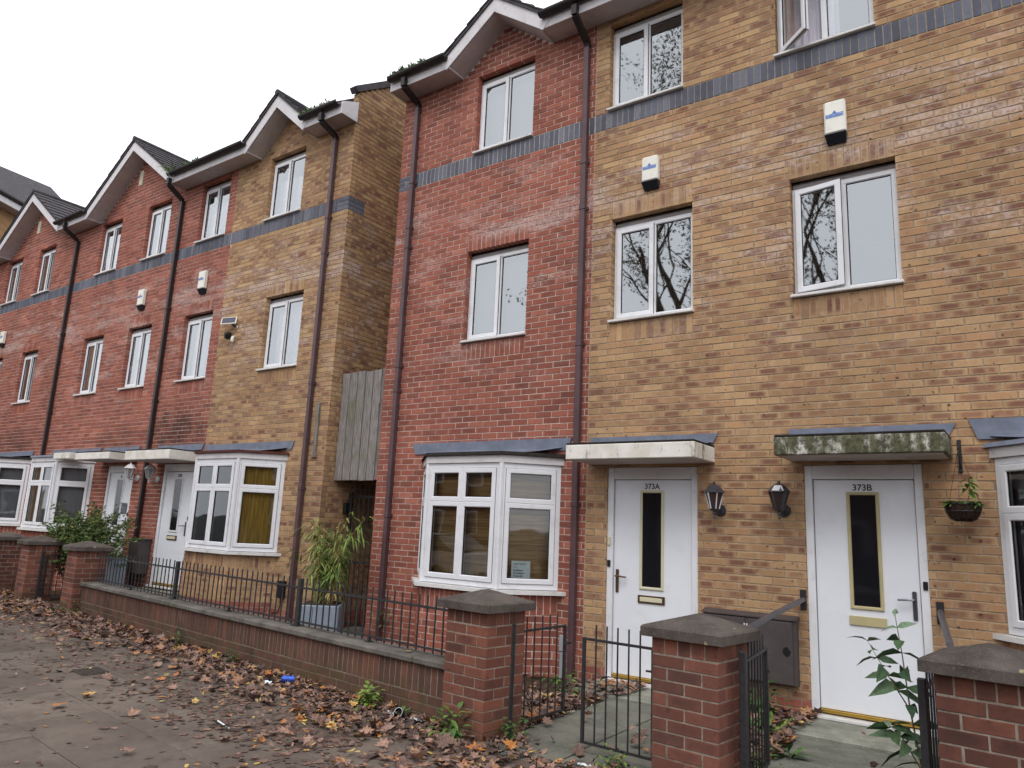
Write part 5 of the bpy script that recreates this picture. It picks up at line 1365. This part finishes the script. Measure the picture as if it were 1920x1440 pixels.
def drop(p, dens, flat, big=1.0):
    k = r.random(); shape = MAPLE if k < .26 else OVAL if k < .6 else SCRAP
    size = (r.uniform(.06, .125) if shape is MAPLE else r.uniform(.035, .075)) * big
    if flat: add_leaf(lb, p + Vector((0, 0, .004)), size, r.uniform(0, 6.28), (r.uniform(-.06, .06), r.uniform(-.06, .06)), shape, leaf_tone(r) * r.choice((.35, .6, 1.0)), .08, r)
    else: add_leaf(lb, p + Vector((0, 0, .010 + r.uniform(0, .035) * dens)), size, r.uniform(0, 6.28), (r.gauss(0, .35), r.gauss(0, .35)), shape, leaf_tone(r), r.uniform(.3, 1.0), r)
tries = 0
while cnt < 9000 and tries < 120000:
    tries += 1
    s = r.uniform(-6.5, 11.5); d = -r.random() ** 1.15 * 3.6
    p = PF.p(s, d, 0); pr = project(p)
    if pr is None or not (-60 < pr[0] < 2000 and 900 < pr[1] < 1560): continue
    dens = 1.25 * math.exp(-(max(0, -d - .12) / .66) ** 1.3) + .05 + (.5 if s > 6.2 else .18 if s > 5 else 0) * math.exp(-((d + .9) / .7) ** 2) + (.45 if s > 7.3 and d > -1.25 else 0)
    dens *= max(.0, clump(p.x, p.y)) * 1.5
    if d < -1.6: dens *= .8
    if r.random() > dens: continue
    drop(p, min(1.3, dens), r.random() < (.75 if d < -.8 else .3), 1.0 if d > -.8 else .9); cnt += 1
tag(lb.build('leaf_litter', M['dead_leaf'], fixn=False), 'brown and orange fallen leaves drifted over the pavement', 'leaves', kind='stuff')
lb = newleaf(); cnt = 0; tries = 0
while cnt < 2600 and tries < 30000:
    tries += 1
    k = r.random()
    if k < .45: x, y = r.uniform(4.7, 5.75), r.uniform(-2.3, -.05)
    elif k < .75: x, y = r.uniform(3.4, 4.1), r.uniform(-2.2, -.1)
    elif k < .83: x, y = r.uniform(3.9, 6.8), r.uniform(-2.75, -.4)
    else: x, y = r.uniform(-4, 3.4), r.uniform(-1.4, -.1)
    if 4.0 < x < 5.3 and -2.3 < y < -.62 and r.random() < .93: continue
    if 5.72 < x and y > -2.1 and r.random() < .9: continue
    if r.random() > clump(x, y) * 1.4: continue
    z = GZ + (.018 if 3.9 < x else -.012)
    if y > -.66 and 5.6 < x < 6.72: z = -.355
    if y > -.6 and 3.5 < x < 4.68: z = -.355
    drop(Vector((x, y, z)), 1.1, False, 1.1); cnt += 1
tag(lb.build('garden_leaf_litter', M['dead_leaf'], fixn=False), 'dead leaves gathered in the small front gardens', 'leaves', kind='stuff')
def one_leaf(x, y, size, tn, label, seed, curl=.35, shape=MAPLE, z=GZ + .03):
    q = random.Random(seed); b = newleaf(); add_leaf(b, Vector((x, y, z)), size, q.uniform(0, 6.28), (q.uniform(-.15, .15), q.uniform(-.15, .15)), shape, tn, curl, q)
    tag(b.build('fallen_leaf', M['dead_leaf'], fixn=False), label, 'leaf', 'single fallen leaves')
one_leaf(4.05, -2.80, .17, .87, 'large orange maple leaf before the wall end pier', 1)
one_leaf(3.48, -3.46, .075, 1.0, 'bright yellow leaf alone on the slabs nearest the camera', 2, shape=OVAL)
one_leaf(.76, -3.89, .12, .945, 'pale cream maple leaf on bare slabs left of centre', 3)
one_leaf(-2.45, -1.98, .16, 1.0, 'yellow maple leaf against the left part of the wall', 4)
one_leaf(.46, -3.02, .09, .99, 'small yellow leaf right of the drain cover', 5, shape=OVAL)
one_leaf(.94, -4.20, .13, .86, 'orange brown leaf on the slabs at lower left', 6)
one_leaf(.13, -2.75, .15, .93, 'tan maple leaf in the middle of the leaf drift', 7)
one_leaf(-.79, -2.16, .16, .99, 'yellow maple leaf halfway along the low wall', 8)
one_leaf(-1.5, -2.22, .16, .84, 'orange maple leaf in the drift by the left wall', 9)
one_leaf(2.45, -4.45, .10, .45, 'dark red brown curled leaf at the bottom edge', 10, .9)
one_leaf(2.35, -2.36, .15, .86, 'orange leaf resting near the yellow green weed', 11, .8)
one_leaf(2.9, -2.31, .07, .93, 'pale dry leaf lying on the wall coping', 12, .4, OVAL, .085)
def scrap(x, y, w, l, label, mat, cat='litter', seed=0, h=.03, name='paper_scrap'):
    q = random.Random(seed); n = 6; b = MB(); yaw = q.uniform(0, 3)
    for i in range(n):
        for j in range(n):
            u, v = i / (n - 1) - .5, j / (n - 1) - .5
            b.v.append((x + (u * math.cos(yaw) - v * math.sin(yaw)) * w + q.uniform(-.1, .1) * w / 2, y + (u * math.sin(yaw) + v * math.cos(yaw)) * l + q.uniform(-.1, .1) * l / 2, GZ + .012 + q.uniform(0, h)))
    b.f = [(i * n + j, (i + 1) * n + j, (i + 1) * n + j + 1, i * n + j + 1) for i in range(n - 1) for j in range(n - 1)]
    tag(b.build(name, M[mat], fixn=False), label, cat)
scrap(2.97, -2.53, .10, .05, 'crumpled white paper left of the clear plastic cup', 'paper', seed=1)
scrap(3.24, -2.54, .08, .05, 'crumpled white paper right of the clear plastic cup', 'paper', seed=2)
scrap(4.83, -2.62, .10, .06, 'white tissue lying under the closed gate leaf', 'paper', seed=3)
scrap(1.36, -2.53, .08, .05, 'crumpled white paper beside the blue can', 'paper', seed=4)
scrap(-2.37, -2.54, .16, .10, 'dark red crumpled wrapper among the leaves at left', 'red_wrap', seed=5, name='wrapper')
tag(MB().cyl((2.17, -3.60, GZ + .014), (2.40, -3.66, GZ + .014), .006, n=6).build('plastic_stick', M['paper']), 'thin white stick lying on the bare paving slabs', 'stick')
can = thing('drink_can', 'blue drink can lying at the foot of the low wall', 'can', (1.50, -2.41, GZ))
Mc = Matrix.Translation((1.50, -2.41, GZ + .06)) @ Matrix.Rotation(R(35), 4, 'Z') @ Matrix.Rotation(R(90), 4, 'Y')
MB().lathe([(.026, -.061), (.033, -.054), (.033, .048), (.028, .060)], (0, 0, 0), 18, Mc).build('body', M['can_blue'], can)
MB().lathe([(.0265, -.0625), (.0275, -.0615), (.0245, -.0612)], (0, 0, 0), 18, Mc).build('end', M['can_metal'], can); MB().lathe([(.027, .0605), (.0275, .062), (.024, .0615)], (0, 0, 0), 18, Mc).build('end', M['can_metal'], can)
cup = MB(); Mk = Matrix.Translation((3.09, -2.56, GZ + .04)) @ Matrix.Rotation(R(60), 4, 'X')
cup.lathe([(.028, -.04), (.03, -.04), (.042, .04), (.044, .04), (.040, .036), (.028, -.036)], (0, 0, 0), 16, Mk)
tag(cup.build('plastic_cup', M['glass_low'], fixn=False), 'clear plastic cup lying by the low wall', 'cup')
dr = thing('drain_cover', 'dark ribbed iron drain cover set in the paving at left', 'drain cover', (-.25, -3.39, GZ))
Md = Matrix.Translation((-.25, -3.39, GZ + .004)) @ Matrix.Rotation(-.11, 4, 'Z')
MB().box(-.17, .17, -.13, .13, -.02, .004, Md).build('frame', M['iron'], dr)
for k in range(9): MB().box(-.15, .15, -.118 + k * .028, -.103 + k * .028, .0045, .011, Md).build('rib', M['iron'], dr)
gp = MB(); r = random.Random(6)
for k in range(500):
    x, y, s = r.uniform(3.35, 3.95), r.uniform(-1.9, -.9), r.uniform(.008, .018); z = GZ - .016 + r.uniform(0, .02)
    gp.add([(x - s, y, z), (x, y - s, z), (x + s, y, z), (x, y + s, z), (x, y, z + s * .8), ], [(0, 1, 4), (1, 2, 4), (2, 3, 4), (3, 0, 4)])
tag(gp.build('gravel_patch', M['gravel'], fixn=False), 'pale gravel behind the open gate', 'gravel', kind='stuff')

# ================================================================ ACROSS THE ROAD (seen in the window reflections)
def street_tree(x, y, label, H=19, seed=1):
    r = random.Random(seed); t = thing('street_tree', label, 'tree', (x, y, GZ - .12), 'street trees along the kerb')
    tr = MB(); lf = newleaf()
    def grow(p, d, L, rad, lvl):
        pts = [p]; dd = d
        for i in range(4):
            dd = (dd + Vector((r.gauss(0, .12), r.gauss(0, .12), .05 + r.gauss(0, .06)))).normalized(); pts.append(pts[-1] + dd * L / 4)
        tr.tube(pts, [rad * (1 - .15 * i) for i in range(5)], 8 if lvl < 2 else 4)
        if lvl >= 3:
            for k in range(7 if lvl < 5 else 24):
                q = pts[r.randint(1, 4)] + rdir(r) * r.uniform(.02, .35); leaf_quad(lf, q, rdir(r, -.3), rdir(r), r.uniform(.06, .11), r.uniform(.05, .08), r.random(), segs=1)
        if lvl >= 5:
            return
        for k in range(3 if lvl else 5):
            u = r.randint(2, 4); a = r.uniform(0, 6.283); sp = Vector((math.cos(a), math.sin(a), r.uniform(.0, .7))) * r.uniform(.6, 1.1)
            grow(pts[u], (dd + sp).normalized(), L * r.uniform(.58, .8), rad * .44, lvl + 1)
    grow(Vector((x, y, GZ - .15)), Vector((0, 0, 1)), H * .33, .26, 0)
    tr.build('trunk', M['bark'], t); lf.build('crown', M['leaf_tree'], t, fixn=False)
street_tree(-1.4, -12.2, 'tall thinning street tree at the kerb, mirrored in the upper windows', 18, 3)
street_tree(11.5, -10.4, 'second street tree at the kerb, farther right', 15, 8)
def opposite(x0, x1, label, seed):
    t = thing('opposite_house', label, 'house', ((x0 + x1) / 2, -27, GZ), 'houses across the road')
    y = -25.0
    MB().box(x0, x1, y - 8, y, GZ - .2, 5.6).build('wall', M['brick_pier'], t)
    MB().prism([(x0, y + .3, 5.55), (x0, y - 4, 8.2), (x0, y - 8.3, 5.55)], (x1 - x0, 0, 0)).build('roof', M['roof_tile'], t)
    for k in range(2):
        for z in (.6, 3.3):
            a = x0 + (x1 - x0) * (.18 + .42 * k); wn = MB(); bars(wn, Frame((a, y + .03, 0), (1, 0)), 0, 1.3, z, z + 1.4, .08, -.02, .03)
            w_ = MB().box(a, a + 1.3, y + .004, y + .04, z, z + 1.4).build('window', M['white_upvc'], t)
            MB().box(a + .08, a + 1.22, y + .041, y + .046, z + .08, z + 1.32).build('pane', M['door_glass'], w_)
for i in range(9): opposite(-34 + i * 6.2, -27.9 + i * 6.2, 'plain brick house in the row across the road', i)
def car(x, y, mat, label):
    t = thing('parked_car', label, 'car', (x, y, GZ - .12), 'cars parked across the pavement'); z = GZ - .12; L = 4.2; W = 1.72
    low = [(-L / 2, .35), (-L / 2 + .05, .72), (-1.35, .86), (-.55, .92), (1.35, .95), (L / 2 - .05, .85), (L / 2, .4), (L / 2 - .2, .22), (-L / 2 + .2, .22)]
    b = MB(); b.prism([(x + a, y - W / 2, z + h) for a, h in low], (0, W, 0)); b.build('body', M[mat], t)
    cab = [(-1.0, .9), (-.35, 1.38), (.95, 1.42), (1.75, .94)]
    b = MB(); b.add([(x + a, y - W / 2 + .06 + (.14 if h > 1.2 else 0), z + h) for a, h in cab] + [(x + a, y + W / 2 - .06 - (.14 if h > 1.2 else 0), z + h) for a, h in cab], [(0, 1, 2, 3), (7, 6, 5, 4), (0, 4, 5, 1), (2, 6, 7, 3)]); b.build('window', M['door_glass'], t)
    b = MB(); b.add([(x + a, y - W / 2 + .19, z + h) for a, h in ((-.42, 1.375), (1.0, 1.425))] + [(x + a, y + W / 2 - .19, z + h) for a, h in ((-.42, 1.375), (1.0, 1.425))] + [(x + .3, y, z + 1.47)], [(0, 1, 4), (1, 3, 4), (3, 2, 4), (2, 0, 4)]); b.build('roof', M[mat], t)
    for a in (-1.3, 1.3):
        for s in (-1, 1):
            w_ = MB().cyl((x + a, y + s * (W / 2 - .2), z + .31), (x + a, y + s * (W / 2 + .01), z + .31), .31, n=20).build('wheel', M['black_plastic'], t); MB().cyl((x + a, y + s * (W / 2 + .011), z + .31), (x + a, y + s * (W / 2 + .02), z + .31), .2, n=14).build('rim', M['chrome'], w_)
simple('car_dark', srgb(30, 32, 38), 0.15, 0.6, var=0.02); simple('car_white', srgb(220, 220, 222), 0.2, 0.5, var=0.02)
car(4.1, -11.6, 'car_dark', 'dark parked car mirrored in the glass of the 373B door')
car(-7.6, -10.7, 'car_white', 'white parked car mirrored in the far bay window')
